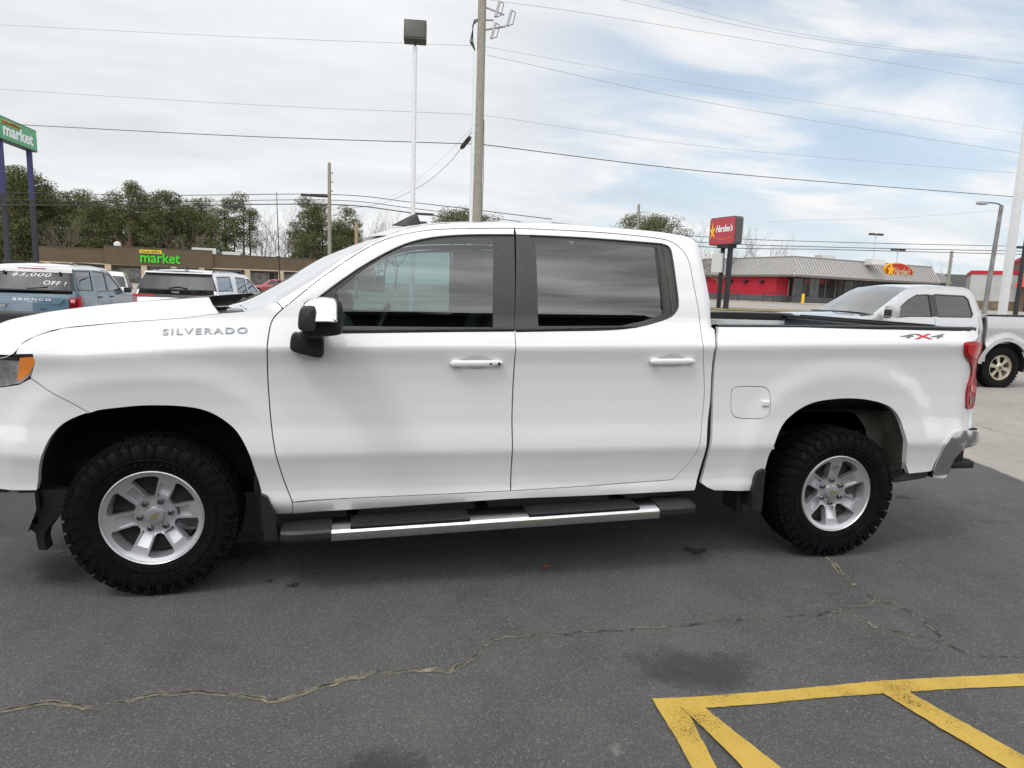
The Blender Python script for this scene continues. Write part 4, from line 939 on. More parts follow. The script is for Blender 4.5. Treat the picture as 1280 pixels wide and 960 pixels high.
def simple_wheel(Rt, Rr, rimmat, ns=6, six=False):
    def w_(root, x, y, z, sg):                                       # sg=1: the -y side, outward is -y
        c = (x, 0, z); yy = lambda v: y+sg*v
        def fx(m): m.v = [(a, yy(b), c_) for a, b, c_ in m.v]; return m
        ops = []
        for k in range(ns):
            a0 = k*2*math.pi/ns+.3; hw = math.pi/ns*.62
            ops.append([(r*math.cos(a0+s*hw*q), r*math.sin(a0+s*hw*q)) for r, s, q in ((Rr*.36, -1, .7), (Rr*.84, -1, 1), (Rr*.88, 0, 0), (Rr*.84, 1, 1), (Rr*.36, 1, .7))])
        V, T2 = tri([(Rr*.94*math.cos(a), Rr*.94*math.sin(a)) for a in np.linspace(0, 2*math.pi, 40, endpoint=False)], ops, .03)
        m = MB(); m.add([(x+u, .05+.02*(math.hypot(u, v)/Rr < .3)*-1+.0*u, z+v) for u, v in V], T2)
        m.revolve([(Rr*.93, .05), (Rr*.97, .025), (Rr, .025), (Rr*.98, .05), (Rr*.9, .09), (Rr*.88, .2)], c, 40)
        wh = fx(m).build('wheel', rimmat, root)
        fx(MB().revolve([(0, .12), (Rr*.6, .12), (Rr*.6, .15), (Rr*.88, .2), (0, .2)], c, 24)).build('brake_disc', M['dark'], wh)
        fx(MB().revolve([(0, .022), (Rr*.16, .026), (Rr*.18, .04)], c, 16)).build('centre_cap', M['lug'], wh)
        t = MB().revolve([(Rr*.99, .05), (Rr*1.02, .025), (Rr+.45*(Rt-Rr), .005), (Rt-.03, .015), (Rt-.006, .04), (Rt, .07), (Rt, .19), (Rt-.02, .235), (Rr, .23)], c, 56)
        for k in range(40):
            a0 = k*2*math.pi/40
            P = [(x+r*math.cos(a), yy_, z+r*math.sin(a)) for yy_ in (.02, .10) for a, r in ((a0, Rt-.03), (a0+.09, Rt-.03), (a0+.09, Rt+.005), (a0, Rt+.005))]
            t.add(P, [(0, 3, 2, 1), (4, 5, 6, 7), (0, 1, 5, 4), (1, 2, 6, 5), (2, 3, 7, 6), (3, 0, 4, 7)])
        fx(t).build('tyre', M['rubber'], wh, angle=25)
    return w_
darkglass = glass('dark_car_glass', (.06, .065, .07)); midglass = glass('tinted_car_glass', (.30, .36, .36))
def rearpanel(root, poly, xf, mt, name, grid=.08, fl=.02, off=0.):
    f = lambda y, z: (xf(y, z)+off, y, z)
    return panel(name, clean(poly), [], f, mt, root, grid, (lambda y, z, p: (p[0]-fl, p[1], p[2])) if fl else None)
def reartext(root, s, y0, z0, wd, h, xf, mt, name, off=.004, shear=0, bold=0, depth=.004, rot=0., space=1.):
    tv, tf_ = text_geo(s, wd, h, shear, depth, bold, space); c, s_ = math.cos(rot), math.sin(rot)
    vs = []
    for v in tv:
        y, z = y0+v[0]*c-v[1]*s_, z0+v[0]*s_+v[1]*c; vs.append((xf(y, z)+off+v[2], y, z))
    return obj(name, vs, tf_, mt, root, smooth=False)

# ---- blue-grey SUV with white roof (seen from behind; right side shows). Local: nose at x=0, rear at +x, right side +y
X0, Y0, TH = -6.25, 18.15, -1.586
blue = thing('parked_suv', 'blue-grey boxy SUV with white roof and discount writing on its rear window', 'SUV', (X0, Y0, gz(X0, Y0)), TH)
sil = [(.05, .42), (.02, .75), (.10, .98), (.35, 1.06), (1.30, 1.16), (1.42, 1.20), (2.0, 1.66), (2.15, 1.735), (3.0, 1.79), (3.9, 1.775), (4.14, 1.75), (4.20, 1.71), (4.235, 1.60), (4.30, 1.20), (4.315, 1.12), (4.33, 1.0), (4.345, .72), (4.39, .66), (4.38, .42)]
prof = [(.3, .06), (.45, .01), (.8, .0), (1.05, .015), (1.14, .04), (1.6, .14), (1.72, .18), (1.8, .25)]
wins = [([(1.62, 1.20), (2.45, 1.18), (2.40, 1.62), (2.15, 1.60)], midglass), ([(2.52, 1.18), (3.18, 1.17), (3.10, 1.66), (2.47, 1.635)], darkglass), ([(3.42, 1.20), (4.24, 1.22), (4.17, 1.64), (3.30, 1.66)], darkglass)]
Yb, bb1, bb2 = car_build(blue, 4.39, .945, sil, prof, [(.85, .37, .42), (3.52, .37, .42)], wins, [(0, 3, 'front_end', M['bluep']), (3, 5, 'hood', M['bluep']), (5, 7, 'windshield', M['g_ws']), (7, 11, 'roof', M['white']), (14, 16, 'tailgate', M['bluep']), (16, 18, 'rear_bumper', M['blackpl'])], M['bluep'], wheel=simple_wheel(.36, .22, M['alloy'], 5), bow_r=.05, doors=[[(2.46, .5), (2.48, 1.16)], [(3.25, .9), (3.22, 1.16)]])
# white roof sides above the glass
for sg in (1, -1):
    panel('roof_side', clean([(1.98, 1.655), (2.47, 1.665), (3.15, 1.685), (4.13, 1.68), (4.19, 1.70), (4.14, 1.752), (3.9, 1.776), (3.0, 1.79), (2.16, 1.735)]), [], lambda x, z: (x, sg*(Yb(x, z)-.004), z), M['white'], blue, .06, None, flip=sg < 0)
bx_ = lambda y, z: itp(z, [(.42, 4.43), (.64, 4.43), (.72, 4.36), (1.0, 4.35), (1.12, 4.335), (1.20, 4.325), (1.60, 4.25), (1.71, 4.215), (1.76, 4.15)])+.05*(1-(y/.9)**2)-.03
rearpanel(blue, [(-.84, 1.19), (.84, 1.19), (.78, 1.61), (-.78, 1.61)], bx_, M['trim'], 'rear_window_frame', off=.002)
rw_ = rearpanel(blue, [(-.78, 1.215), (.78, 1.215), (.73, 1.585), (-.73, 1.585)], bx_, darkglass, 'rear_window', fl=0, off=.012)
MB().grid(8, 16, lambda i, t: (bx_(0, 1.61)+.02-.0*i-(.09 if i > .6 else 0)+.03*(1-(2*t-1)**2), -.80+1.6*t, 1.60+.15*i)).build('roof_spoiler', M['white'], blue)
rearpanel(blue, [(-.28, 1.672), (.28, 1.672), (.28, 1.692), (-.28, 1.692)], lambda y, z: bx_(0, 1.61)+.056-.03*(y/.8)**2, M['redl'], 'brake_light_bar', off=.0)
for s in (-.56, .56): MB().box(bx_(0, 1.6)+.02, bx_(0, 1.6)+.05, s-.022, s+.022, 1.53, 1.62, .012).build('hinge', M['blackpl'], blue)
MB().tube([(bx_(0, 1.25)+.03, -.10, 1.235), (bx_(0, 1.25)+.035, .15, 1.26), (bx_(0, 1.25)+.03, .30, 1.275)], .012, 6).build('rear_wiper', M['blackpl'], blue)
reartext(rw_, '$3,000', -.42, 1.50, .80, .10, bx_, M['chalk'], 'window_writing', .02, .3, .012, .002, -.02, 1.1)
reartext(rw_, 'OFF !', .22, 1.33, .46, .095, bx_, M['chalk'], 'window_writing', .02, .25, .01, .002, -.05, 1.1)
for sg in (1, -1):
    lamp = [(sg*.74, .74), (sg*.90, .74), (sg*.90, 1.07), (sg*.74, 1.07)]
    l_ = rearpanel(blue, lamp if sg > 0 else lamp[::-1], lambda y, z: bx_(0, z)+.0, M['redd'], 'tail_lamp', .05, .05, .015)
    MB().box(4.18, 4.36, min(sg*.90, sg*.955), max(sg*.90, sg*.955), .74, 1.07, .015).build('lamp_side', M['redl'], l_)
    for z0 in (.80, .96): MB().box(4.375, 4.39, min(sg*.77, sg*.87), max(sg*.77, sg*.87), z0-.03, z0+.05, .012).build('lamp_cell', mat('lamp_cell_pink', (.7, .25, .25), .15, coat=1), l_)
    MB().tube([(2.2, sg*.70, 1.80), (2.3, sg*.70, 1.83), (3.9, sg*.70, 1.835), (4.05, sg*.70, 1.79)], .016, 6).build('roof_rail', M['blackpl'], blue)
    MB().box(1.42, 1.55, min(sg*.93, sg*1.10), max(sg*.93, sg*1.10), 1.13, 1.27, .03).build('side_mirror', M['blackpl'], blue)
    for x in (2.3, 3.05): MB().box(x, x+.16, min(sg*.93, sg*.965), max(sg*.93, sg*.965), 1.03, 1.06, .01).build('door_handle', M['blackpl'], blue)
reartext(blue, 'BRONCO', -.38, .965, .76, .05, lambda y, z: bx_(0, z)+.02, M['white'], 'badge', .0, 0, .02, .004, 0, 1.3)
reartext(blue, 'SPORT', -.10, .925, .24, .02, lambda y, z: bx_(0, z)+.02, M['white'], 'badge', .0, 0, .02, .004, 0, 1.3)
rearpanel(blue, [(-.66, .89), (.55, .89), (.66, 1.03), (-.72, 1.03)], lambda y, z: bx_(0, z)+.0, mat('blue_grey_paint_recess', (.075, .145, .205), .4, coat=1), 'tailgate_recess', off=.010, fl=.0)
MB().cyl((4.36, -.62, .84), (4.378, -.62, .84), .001, .001).build('badge_pin', M['chrome'], blue)
ov = [(.075*math.cos(a)-.60, .03*math.sin(a)+.84) for a in np.linspace(0, 2*math.pi, 24, endpoint=False)]
rearpanel(blue, ov, lambda y, z: bx_(0, z)+.03, M['badge'], 'badge', .03, .01)
MB().box(4.37, 4.39, -.15, .28, .755, .79, .008).build('tailgate_handle', M['blackpl'], blue)
MB().box(4.425, 4.437, -.16, .18, .50, .66, .006).build('licence_plate', mat('plate_blue', (.10, .12, .40), .4), blue)
reartext(blue, 'DEALER', -.12, .555, .26, .06, lambda y, z: 4.438, M['white'], 'plate_lettering', .001, 0, .02)

# ---- pale silver SUV
X1, Y1, TH1 = -2.58, 18.45, -1.714
pale_ = thing('parked_suv', 'pale silver SUV with black rear glass and thin red tail-lamp strip, seen over the bonnet', 'SUV', (X1, Y1, gz(X1, Y1)), TH1)
sil = [(.05, .40), (.02, .70), (.10, .95), (.40, 1.08), (1.30, 1.16), (1.48, 1.19), (2.20, 1.62), (2.40, 1.70), (3.2, 1.765), (4.3, 1.755), (4.68, 1.71), (4.74, 1.66), (4.90, 1.25), (4.94, 1.14), (4.97, 1.02), (4.98, .80), (5.03, .70), (5.00, .40)]
prof = [(.3, .06), (.45, .01), (.8, .0), (1.05, .02), (1.15, .045), (1.6, .17), (1.7, .21), (1.8, .30)]
wins = [([(1.80, 1.26), (2.62, 1.25), (2.58, 1.60), (2.30, 1.58)], midglass), ([(2.70, 1.25), (3.50, 1.26), (3.36, 1.63), (2.66, 1.61)], darkglass), ([(3.80, 1.30), (4.80, 1.30), (4.66, 1.62), (3.76, 1.64)], mat('blue_black_glass', (.05, .08, .11), .1, coat=1))]
Ye, e1, e2 = car_build(pale_, 5.05, 1.0, sil, prof, [(.93, .38, .44), (3.95, .38, .44)], wins, [(0, 3, 'front_end', M['palep']), (3, 5, 'hood', M['palep']), (5, 7, 'windshield', M['g_ws']), (7, 10, 'roof', M['palep']), (13, 15, 'tailgate', M['palep']), (15, 17, 'rear_bumper', M['blackpl'])], M['palep'], wheel=simple_wheel(.38, .25, M['alloy'], 5), bow_r=.07)
ex = lambda y, z: itp(z, [(.40, 5.06), (.72, 5.08), (.80, 5.03), (1.02, 5.02), (1.14, 4.99), (1.25, 4.95), (1.66, 4.79), (1.72, 4.74)])+.07*(1-(y/.95)**2)-.06
rearpanel(pale_, [(-.90, 1.30), (.90, 1.30), (.74, 1.70), (-.74, 1.70)], ex, M['trim'], 'rear_window_frame', off=.0)
rearpanel(pale_, [(-.86, 1.32), (.86, 1.32), (.77, 1.60), (-.77, 1.60)], ex, darkglass, 'rear_window', fl=0, off=.012)
MB().grid(8, 16, lambda i, t: (ex(0, 1.68)+.03-.16*i+.04*(1-(2*t-1)**2), -.76+1.52*t, 1.685+.04*i)).build('roof_spoiler', M['palep'], pale_)
MB().tube([(ex(0, 1.35)+.02, -.15, 1.34), (ex(0, 1.38)+.03, .05, 1.38), (ex(0, 1.35)+.03, .25, 1.345)], .018, 6).build('rear_wiper', M['blackpl'], pale_)
rearpanel(pale_, [(-.84, 1.13), (.70, 1.13), (.70, 1.19), (-.84, 1.20)], ex, M['trim'], 'tailgate_strip', off=.012)
for sg in (1, -1):
    lamp = [(sg*.45, 1.15), (sg*.95, 1.13), (sg*.97, 1.19), (sg*.45, 1.18)]
    rearpanel(pale_, lamp if sg > 0 else lamp[::-1], ex, M['redl'], 'tail_lamp', .06, .04, .022)
    lamp = [(sg*.86, .85), (sg*.96, .85), (sg*.96, 1.12), (sg*.86, 1.12)]
    rearpanel(pale_, lamp if sg > 0 else lamp[::-1], ex, M['redd'], 'tail_lamp', .06, .04, .020)
    MB().tube([(2.5, sg*.72, 1.75), (2.65, sg*.72, 1.79), (4.4, sg*.72, 1.79), (4.6, sg*.72, 1.73)], .018, 6).build('roof_rail', M['blackpl'], pale_)
    MB().box(1.60, 1.74, min(sg*.95, sg*1.16), max(sg*.95, sg*1.16), 1.15, 1.30, .035).build('side_mirror', M['blackpl'], pale_)
reartext(pale_, 'FORD', -.07, 1.235, .16, .03, ex, M['badge'], 'badge', .012, 0, .02)
MB().box(5.02, 5.035, -.20, .20, .95, 1.09, .006).build('licence_plate', mat('plate_frame', (.05, .07, .16), .4), pale_)
MB().box(5.036, 5.04, -.15, .15, .98, 1.06, .002).build('plate_face', M['white'], pale_)
MB().prism([(0, 0), (.22, 0), (.10, .07), (.03, .085)], lambda u, v: (4.35-u, -.02, 1.785+v), lambda u, v: (4.35-u, .02, 1.785+v)).build('antenna_fin', M['blackpl'], pale_)

# ---- white SUV between the two, further off (only roof and side glass show)
pB = at(150, 352, 25); X2, Y2 = float(pB[0]), float(pB[1])
wsuv = thing('parked_suv', 'white SUV parked further off, its roof showing between the two nearer SUVs', 'SUV', (X2-1.2, Y2+2.3, gz(X2, Y2)), R(-75))
sil2 = [(.05, .40), (.02, .70), (.10, .95), (.40, 1.02), (1.30, 1.10), (1.48, 1.14), (2.20, 1.56), (2.40, 1.62), (3.2, 1.67), (4.2, 1.64), (4.55, 1.58), (4.60, 1.50), (4.85, 1.14), (4.92, 1.02), (4.95, .70), (4.93, .40)]
wins2 = [([(1.75, 1.14), (2.62, 1.12), (2.58, 1.50), (2.30, 1.49)], midglass), ([(2.70, 1.12), (3.50, 1.12), (3.45, 1.52), (2.66, 1.51)], darkglass), ([(3.62, 1.13), (4.45, 1.16), (4.25, 1.49), (3.58, 1.52)], darkglass)]
car_build(wsuv, 4.95, .96, sil2, prof, [(.93, .36, .42), (3.85, .36, .42)], wins2, [(0, 3, 'front_end', M['white']), (3, 5, 'hood', M['white']), (5, 7, 'windshield', M['g_ws']), (7, 11, 'roof', M['white']), (11, 12, 'rear_window', darkglass), (12, 14, 'tailgate', M['white']), (14, 15, 'rear_bumper', M['blackpl'])], M['white'], wheel=simple_wheel(.36, .23, M['alloy'], 5))

# ---- red car far off in the market's car park
pR = at(338, 357, 62); rc = thing('parked_car', 'small dark red car far off in front of the brown shopping strip', 'car', (float(pR[0])-2, float(pR[1]), gz(*pR[:2])), R(8))
silr = [(.05, .35), (.02, .62), (.25, .80), (1.1, .92), (1.25, .95), (1.95, 1.38), (2.2, 1.43), (3.1, 1.42), (3.4, 1.36), (4.0, 1.02), (4.55, .98), (4.62, .60), (4.6, .35)]
winr = [([(1.65, .98), (2.42, .97), (2.40, 1.34), (2.05, 1.34)], darkglass), ([(2.50, .97), (3.55, .98), (3.2, 1.33), (2.48, 1.34)], darkglass)]
car_build(rc, 4.65, .88, silr, [(.3, .05), (.5, 0), (.9, .01), (1.0, .04), (1.4, .2)], [(.85, .32, .36), (3.6, .32, .36)], winr, [(0, 2, 'front_end', M['redp']), (2, 4, 'hood', M['redp']), (4, 6, 'windshield', M['g_ws']), (6, 8, 'roof', M['redp']), (8, 9, 'rear_window', darkglass), (9, 12, 'trunk', M['redp'])], M['redp'], wheel=simple_wheel(.32, .20, M['alloy'], 5), grid=.12)

# ---- silver crew-cab pickup on the right
X3, Y3, TH3 = 8.46, 8.70, -.050
sp_ = thing('pickup_truck', 'silver four-door pickup truck with bronze-toned wheels, parked behind the white truck bed', 'pickup truck', (X3, Y3, gz(X3, Y3)-.03), TH3)
sil3 = [(.06, .50), (.0, .85), (.03, 1.10), (.16, 1.24), (.60, 1.31), (1.78, 1.37), (1.95, 1.40), (2.60, 1.83), (2.78, 1.92), (3.10, 1.965), (3.60, 1.98), (4.05, 1.965), (4.14, 1.93), (4.20, 1.83), (4.33, 1.43)]
cabbody = sil3+[(4.345, .55)]
P3 = [(.3, .10), (.5, .02), (.8, .0), (1.0, .012), (1.18, .004), (1.26, .02), (1.38, .06), (1.42, .075), (1.6, .125), (1.85, .20), (1.95, .26)]
wins3 = [([(2.42, 1.355), (2.75, 1.385), (3.20, 1.39), (3.17, 1.80), (2.90, 1.785), (2.70, 1.68), (2.36, 1.42)], midglass), ([(3.33, 1.39), (4.06, 1.40), (4.10, 1.45), (4.03, 1.74), (3.95, 1.80), (3.30, 1.81)], darkglass)]
S3 = M['silverp']
def wrap3(cabbody): pass
Y3f, s1, s2 = car_build(sp_, 5.9, 1.0, cabbody, P3, [(.98, .43, .50)], wins3, [(0, 3, 'front_end', S3), (3, 5, 'hood', S3), (6, 8, 'windshield', M['g_ws']), (8, 12, 'roof', M['palep']), (12, 15, 'cab_rear_wall', S3)], S3, wheel=None, bow_f=.28, doors=[[(2.20, .6), (2.18, 1.0), (2.22, 1.38)], [(3.26, .55), (3.25, 1.38)], [(4.20, .9), (4.22, 1.4)]])
MB().grid(5, 14, lambda i, t: (1.70+.30*i-.28*(1-(2*t-1)**2)*(1-sm(0, .35*5.9, 1.8)), -.92+1.84*t, 1.372+.03*i)).build('cowl', M['blackpl'], sp_)
# B-pillar blackout
for sg in (1, -1):
    panel('pillar_trim', clean([(3.20, 1.39), (3.33, 1.39), (3.30, 1.81), (3.17, 1.80)]), [], lambda x, z: (x, sg*(Y3f(x, z)-.003), z), M['trim'], sp_, .05, None, flip=sg < 0)
# bed box: its own sides
bedo = [(4.40, .55), (4.385, 1.42), (4.42, 1.445), (5.86, 1.46), (5.90, 1.40), (5.88, .60), (5.55, .58)] 
arr = [(4.85+.52*math.cos(a), .43+.52*math.sin(a)) for a in np.linspace(R(14), R(166), 20)]
bedp = clean(bedo+[(4.85+.52, .56)]+arr+[(4.33, .56)][:0])
PB = [(.3, .10), (.5, .02), (.8, .0), (1.0, .010), (1.2, .0), (1.30, .01), (1.42, .03), (1.47, .05)]
def YB(x, z):
    r = math.hypot(x-4.85, z-.43); return -(1.0-itp(z, PB)+.035*(1-sm(.60, .66, r))-.06*max(0, (x-5.6)/.3)**2)
q1, q2 = panel('bed_side', bedp, [], lambda x, z: (x, YB(x, z), z), S3, sp_, .05, lambda x, z, p: (p[0], p[1]+.03, p[2]), MY)
for sg in (1, -1):
    MB().grid(20, 3, lambda i, t: (4.85+.52*math.cos(math.pi*(i*1.1-.05)), sg*(-.98+.35*t), .43+.52*math.sin(math.pi*(i*1.1-.05)))).build('wheel_arch_liner', M['dark'], sp_)
    MB().tube([(4.40, sg*-.955, 1.448), (5.86, sg*-.955, 1.464)], .022, 6).build('bed_rail_cap', M['blackpl'], sp_)
    MB().grid(2, 2, lambda i, t: (4.4+1.45*i, sg*-.88, .9+.55*t)).build('bed_wall', S3, sp_)
    MB().tube([(2.36, sg*(Y3f(2.36, 1.42)-.0), 1.42), (2.25, sg*(Y3f(2.25, 1.36)), 1.36)], .01, 4).build('window_lip', M['trim'], sp_)
    for x in (3.02, 4.02): MB().box(x-.17, x, min(sg*-.985, sg*-1.03), max(sg*-.985, sg*-1.03), 1.19, 1.22, .012).build('door_handle', S3, sp_)
    panel('arch_flare', clean([(4.85+.60*math.cos(a), .43+.60*math.sin(a)) for a in np.linspace(R(8), R(172), 24)]+[(4.85+.525*math.cos(a), .43+.525*math.sin(a)) for a in np.linspace(R(172), R(8), 24)]), [], lambda x, z: (x, sg*(YB(x, z)-.012), z), S3, sp_, .05, lambda x, z, p: (p[0], p[1]+sg*.02, p[2]), flip=sg < 0)
    if sg < 0: continue
    MB().box(2.12, 2.16, min(sg*-1.0, sg*-1.16), max(sg*-1.0, sg*-1.16), 1.36, 1.42, .01).box(2.07, 2.24, min(sg*-1.05, sg*-1.27), max(sg*-1.05, sg*-1.27), 1.36, 1.58, .035).build('side_mirror', S3, sp_)
    MB().box(2.05, 2.075, min(sg*-1.07, sg*-1.25), max(sg*-1.07, sg*-1.25), 1.38, 1.50, .01).box(2.10, 2.2, min(sg*-1.0, sg*-1.10), max(sg*-1.0, sg*-1.10), 1.34, 1.46, .02).build('mirror_trim', M['blackpl'], sp_)
MB().box(4.35, 4.40, -.9, .9, .55, 1.40).box(4.4, 5.8, -.88, .88, .80, .90).build('bed_floor', M['dark'], sp_)
MB().box(5.84, 5.90, -.92, .92, .70, 1.44, .012).build('tailgate', S3, sp_)
MB().box(2.0, 5.8, -.6, .6, .40, .60, .02).build('frame_rail', M['dark'], sp_)
wf = simple_wheel(.425, .25, mat('bronze_alloy', (.50, .46, .36), .35, metal=.6), 6)
for ax in (.98, 4.85):
    for sg in (1, -1): wf(sp_, ax, sg*-.975, .43, sg)
for s in (-.35, .35): MB().tube([(1.75, s-.3, 1.405), (1.62, s, 1.42), (1.72, s+.35, 1.41)], .012, 5).build('wiper', M['blackpl'], sp_)
MB().tube([(1.40, -.55, 1.39), (1.40, -.10, 1.39)], .0, 4) if False else None
# seats seen through the glass
for x in (2.95, 3.85):
    for y in (-.42, .42): MB().box(x, x+.14, y-.24, y+.24, .9, 1.48, .05).box(x+.02, x+.12, y-.13, y+.13, 1.49, 1.64, .03).build('seat', mat('grey_seat', (.22, .21, .20), .8), sp_)
# ================================================================== buildings
def at_h(px, py, d): p = at(px, py, d); return p
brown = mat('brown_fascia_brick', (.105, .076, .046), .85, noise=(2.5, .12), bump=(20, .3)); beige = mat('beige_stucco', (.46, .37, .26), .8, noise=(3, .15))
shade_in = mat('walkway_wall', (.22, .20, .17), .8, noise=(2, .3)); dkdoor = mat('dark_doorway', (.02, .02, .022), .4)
metalw = mat('white_roof_unit', (.62, .62, .60), .6); roofg = mat('grey_flat_roof', (.2, .2, .2), .9)
def frame2(pA, pB):                                               # unit vector along a facade, outward normal (towards camera)
    a = np.array([pA[0], pA[1]]); b = np.array([pB[0], pB[1]]); u = (b-a)/np.linalg.norm(b-a); n = np.array([u[1], -u[0]]); return a, u, n, float(np.linalg.norm(b-a))
def fbox(m, a, u, n, s0, s1, d0, d1, z0, z1):                     # box in facade space: s along, d outwards
    P = [(a+u*s+n*d) for s in (s0, s1) for d in (d0, d1)]
    vs = [(p[0], p[1], z) for z in (z0, z1) for p in P]
    m.add(vs, [(0, 1, 3, 2), (4, 6, 7, 5), (0, 4, 5, 1), (2, 3, 7, 6), (0, 2, 6, 4), (1, 5, 7, 3)])
pA = at(44, 306.5, 92); pB = at(402, 321, 107)
a, u, n, LN = frame2(pA, pB); g0 = 0.
mk = thing('shopping_strip', 'long low brown shopping strip with beige columns and green and yellow market sign', 'shop', (float(pA[0]), float(pA[1]), 0))
XF = Matrix.Translation(Vector((-float(pA[0]), -float(pA[1]), 0)))
zt = float(pA[2]); s1 = LN*.245; s2 = LN*.635
def sx(px):                                                       # distance along the facade for a pixel column
    d = ray(px, 330)[:2]; A = np.array([u, -d]).T; t = np.linalg.solve(A, CAMP[:2]-a); return float(t[0])
s1, s2 = sx(131), sx(266)
for k, (p, q, h, dd) in enumerate(((0, s1, zt-.10, .0), (s1, s2, zt+.35, .35), (s2, LN, zt-.15, .0))):
    m = MB(); fbox(m, a, u, n, p, q, -.4, dd, 2.75, h); m.build('fascia', brown, mk, smooth=False)
    m = MB(); fbox(m, a, u, n, p, q, -.45, dd+.06, h, h+.10); m.build('coping', mat('coping_brown', (.06, .045, .03), .6), mk, smooth=False)
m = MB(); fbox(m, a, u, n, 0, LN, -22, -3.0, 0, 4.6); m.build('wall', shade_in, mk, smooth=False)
m = MB(); fbox(m, a, u, n, 0, LN, -3.2, -.4, 2.9, 3.05); m.build('canopy', roofg, mk, smooth=False)
m = MB(); fbox(m, a, u, n, LN, LN+2.6, -6, -.1, 0, 4.85); m.build('end_wall', beige, mk, smooth=False)
m = MB(); fbox(m, a, u, n, -.3, LN+1, -3, 2.5, 0, .12); m.build('walkway', mat('walkway_concrete', (.36, .34, .31), .9), mk, smooth=False)
for px in (60, 92, 135, 180, 217, 252, 309, 351, 378):
    s = sx(px); m = MB(); fbox(m, a, u, n, s-.38, s+.38, -.25, .30, 0, 2.76); fbox(m, a, u, n, s-.46, s+.46, -.3, .38, 0, .5); m.build('column', beige, mk, smooth=False)
m = MB(); fbox(m, a, u, n, 0, LN, -.3, .05, 2.62, 2.78); m.build('canopy_edge', beige, mk, smooth=False)
for px, wd, mt in ((318, 1.6, 'w'), (331, 1.6, 'w'), (341, 1.0, 'd'), (362, 1.6, 'w'), (300, 1.2, 'd'), (275, 2.6, 'w'), (235, 3.0, 'd'), (200, 2.6, 'w'), (160, 3, 'w'), (110, 3, 'w'), (75, 2.4, 'd')):
    s = sx(px); m = MB(); fbox(m, a, u, n, s-wd/2, s+wd/2, -3.0, -2.9, .1 if mt == 'd' else .8, 2.3); f_o = m.build('door' if mt == 'd' else 'window', dkdoor if mt == 'd' else mat('shop_window_grey', (.30, .30, .28), .25, noise=(1.5, .5)), mk, smooth=False)
    m = MB()
    for q in (s-wd/2, s+wd/2-.1): fbox(m, a, u, n, q, q+.1, -2.9, -2.84, .1, 2.4)
    m.build('window_frame', beige, f_o, smooth=False)
# rooftop units and dish
for px, wd, h, nm in ((255, 3.4, .9, 'roof_unit'), (290, 2.6, .5, 'roof_unit'), (153, 2.2, .35, 'roof_unit')):
    s = sx(px); m = MB(); fbox(m, a, u, n, s-wd/2, s+wd/2, -6, -3.2, 4.6, zt+h); m.build(nm, metalw, mk, smooth=False)
s = sx(143); pc = a+u*s-n*4; m = MB(); m.revolve([(0, -.35), (.3, -.28), (.5, 0), (0, 0)], (pc[0], pc[1], zt+.75), 16).build('satellite_dish', metalw, mk)
# sign letters
def ftext(s, px0, px1, py0, py1, mt, name, par, bold=.03, dep=.12, space=1., d0=.37, shear=0):
    q0, q1 = sx(px0), sx(px1)
    def zat(px, py):
        dr = ray(px, py); P2 = a+u*sx(px)+n*d0; t = np.linalg.norm(P2-CAMP[:2])/np.linalg.norm(dr[:2]); return CAMP[2]+dr[2]*t
    zb_, zt2 = zat((px0+px1)/2, py1), zat((px0+px1)/2, py0)
    tv, tf_ = text_geo(s, q1-q0, zt2-zb_, shear, dep, bold, space); vs = []
    for v in tv: p = a+u*(q0+v[0])+n*(d0+v[2]); vs.append((p[0], p[1], zb_+v[1]))
    return obj(name, vs, tf_, mt, par, smooth=False)
green = mat('bright_green_letters', (.04, .55, .02), .5)
ftext('market', 176, 225.5, 316, 329, green, 'sign_lettering', mk, .015)
q0, q1 = sx(175.5), sx(203); m = MB(); fbox(m, a, u, n, q0, q1, .36, .46, 5.0-.13, 5.0+.37)
yb_o = m.build('sign_band', mat('yellow_sign', (.80, .58, .02), .5), mk, smooth=False)
for v in yb_o.data.vertices:
    pass
dr = ray(189, 314.8); P2 = a+u*sx(189)+n*.4; zc_ = CAMP[2]+dr[2]*np.linalg.norm(P2-CAMP[:2])/np.linalg.norm(dr[:2])
for v in yb_o.data.vertices: v.co.z += zc_-5.12
ftext('DOLLAR GENERAL', 177, 201.5, 313.4, 316.2, M['ink'], 'sign_lettering', mk, .02, .02, d0=.462)
XF = None

# ---- restaurant with the grey seamed mansard roof
red_w = mat('red_wall', (.42, .012, .03), .75, noise=(6, .08)); greyb = mat('grey_wall_base', (.10, .10, .105), .85, noise=(3, .1)); seam = mat('grey_metal_roof', (.40, .385, .37), .5, metal=.2, noise=(1.2, .06)); seam2 = mat('grey_roof_rib', (.22, .21, .205), .5)
soff = mat('soffit_grey', (.16, .155, .13), .8); wg = mat('dark_shop_glass', (.02, .022, .024), .12, coat=.5); beigep = mat('window_blind', (.33, .32, .22), .7)
DC = 88.
C0 = at(993, 343, DC); zE = float(C0[2]); cpx = np.array([C0[0], C0[1]])     # eave corner
ED = at(905, 343.5, 100); u1 = np.array([ED[0], ED[1]])-cpx; L1 = np.linalg.norm(u1); u1 /= L1      # left run
EB = at(1176, 353, 104); u2 = np.array([EB[0], EB[1]])-cpx; L2_ = np.linalg.norm(u2); u2 /= L2_     # right run
n1_ = np.array([u1[1], -u1[0]]); n1_ *= -np.sign(n1_@(cpx-CAMP[:2])); n2_ = np.array([u2[1], -u2[0]]); n2_ *= -np.sign(n2_@(cpx-CAMP[:2]))
gB = gz(*cpx)
rs = thing('restaurant', 'low restaurant with grey seamed metal mansard roof and bright red side wall', 'restaurant', (float(cpx[0]), float(cpx[1]), gB))
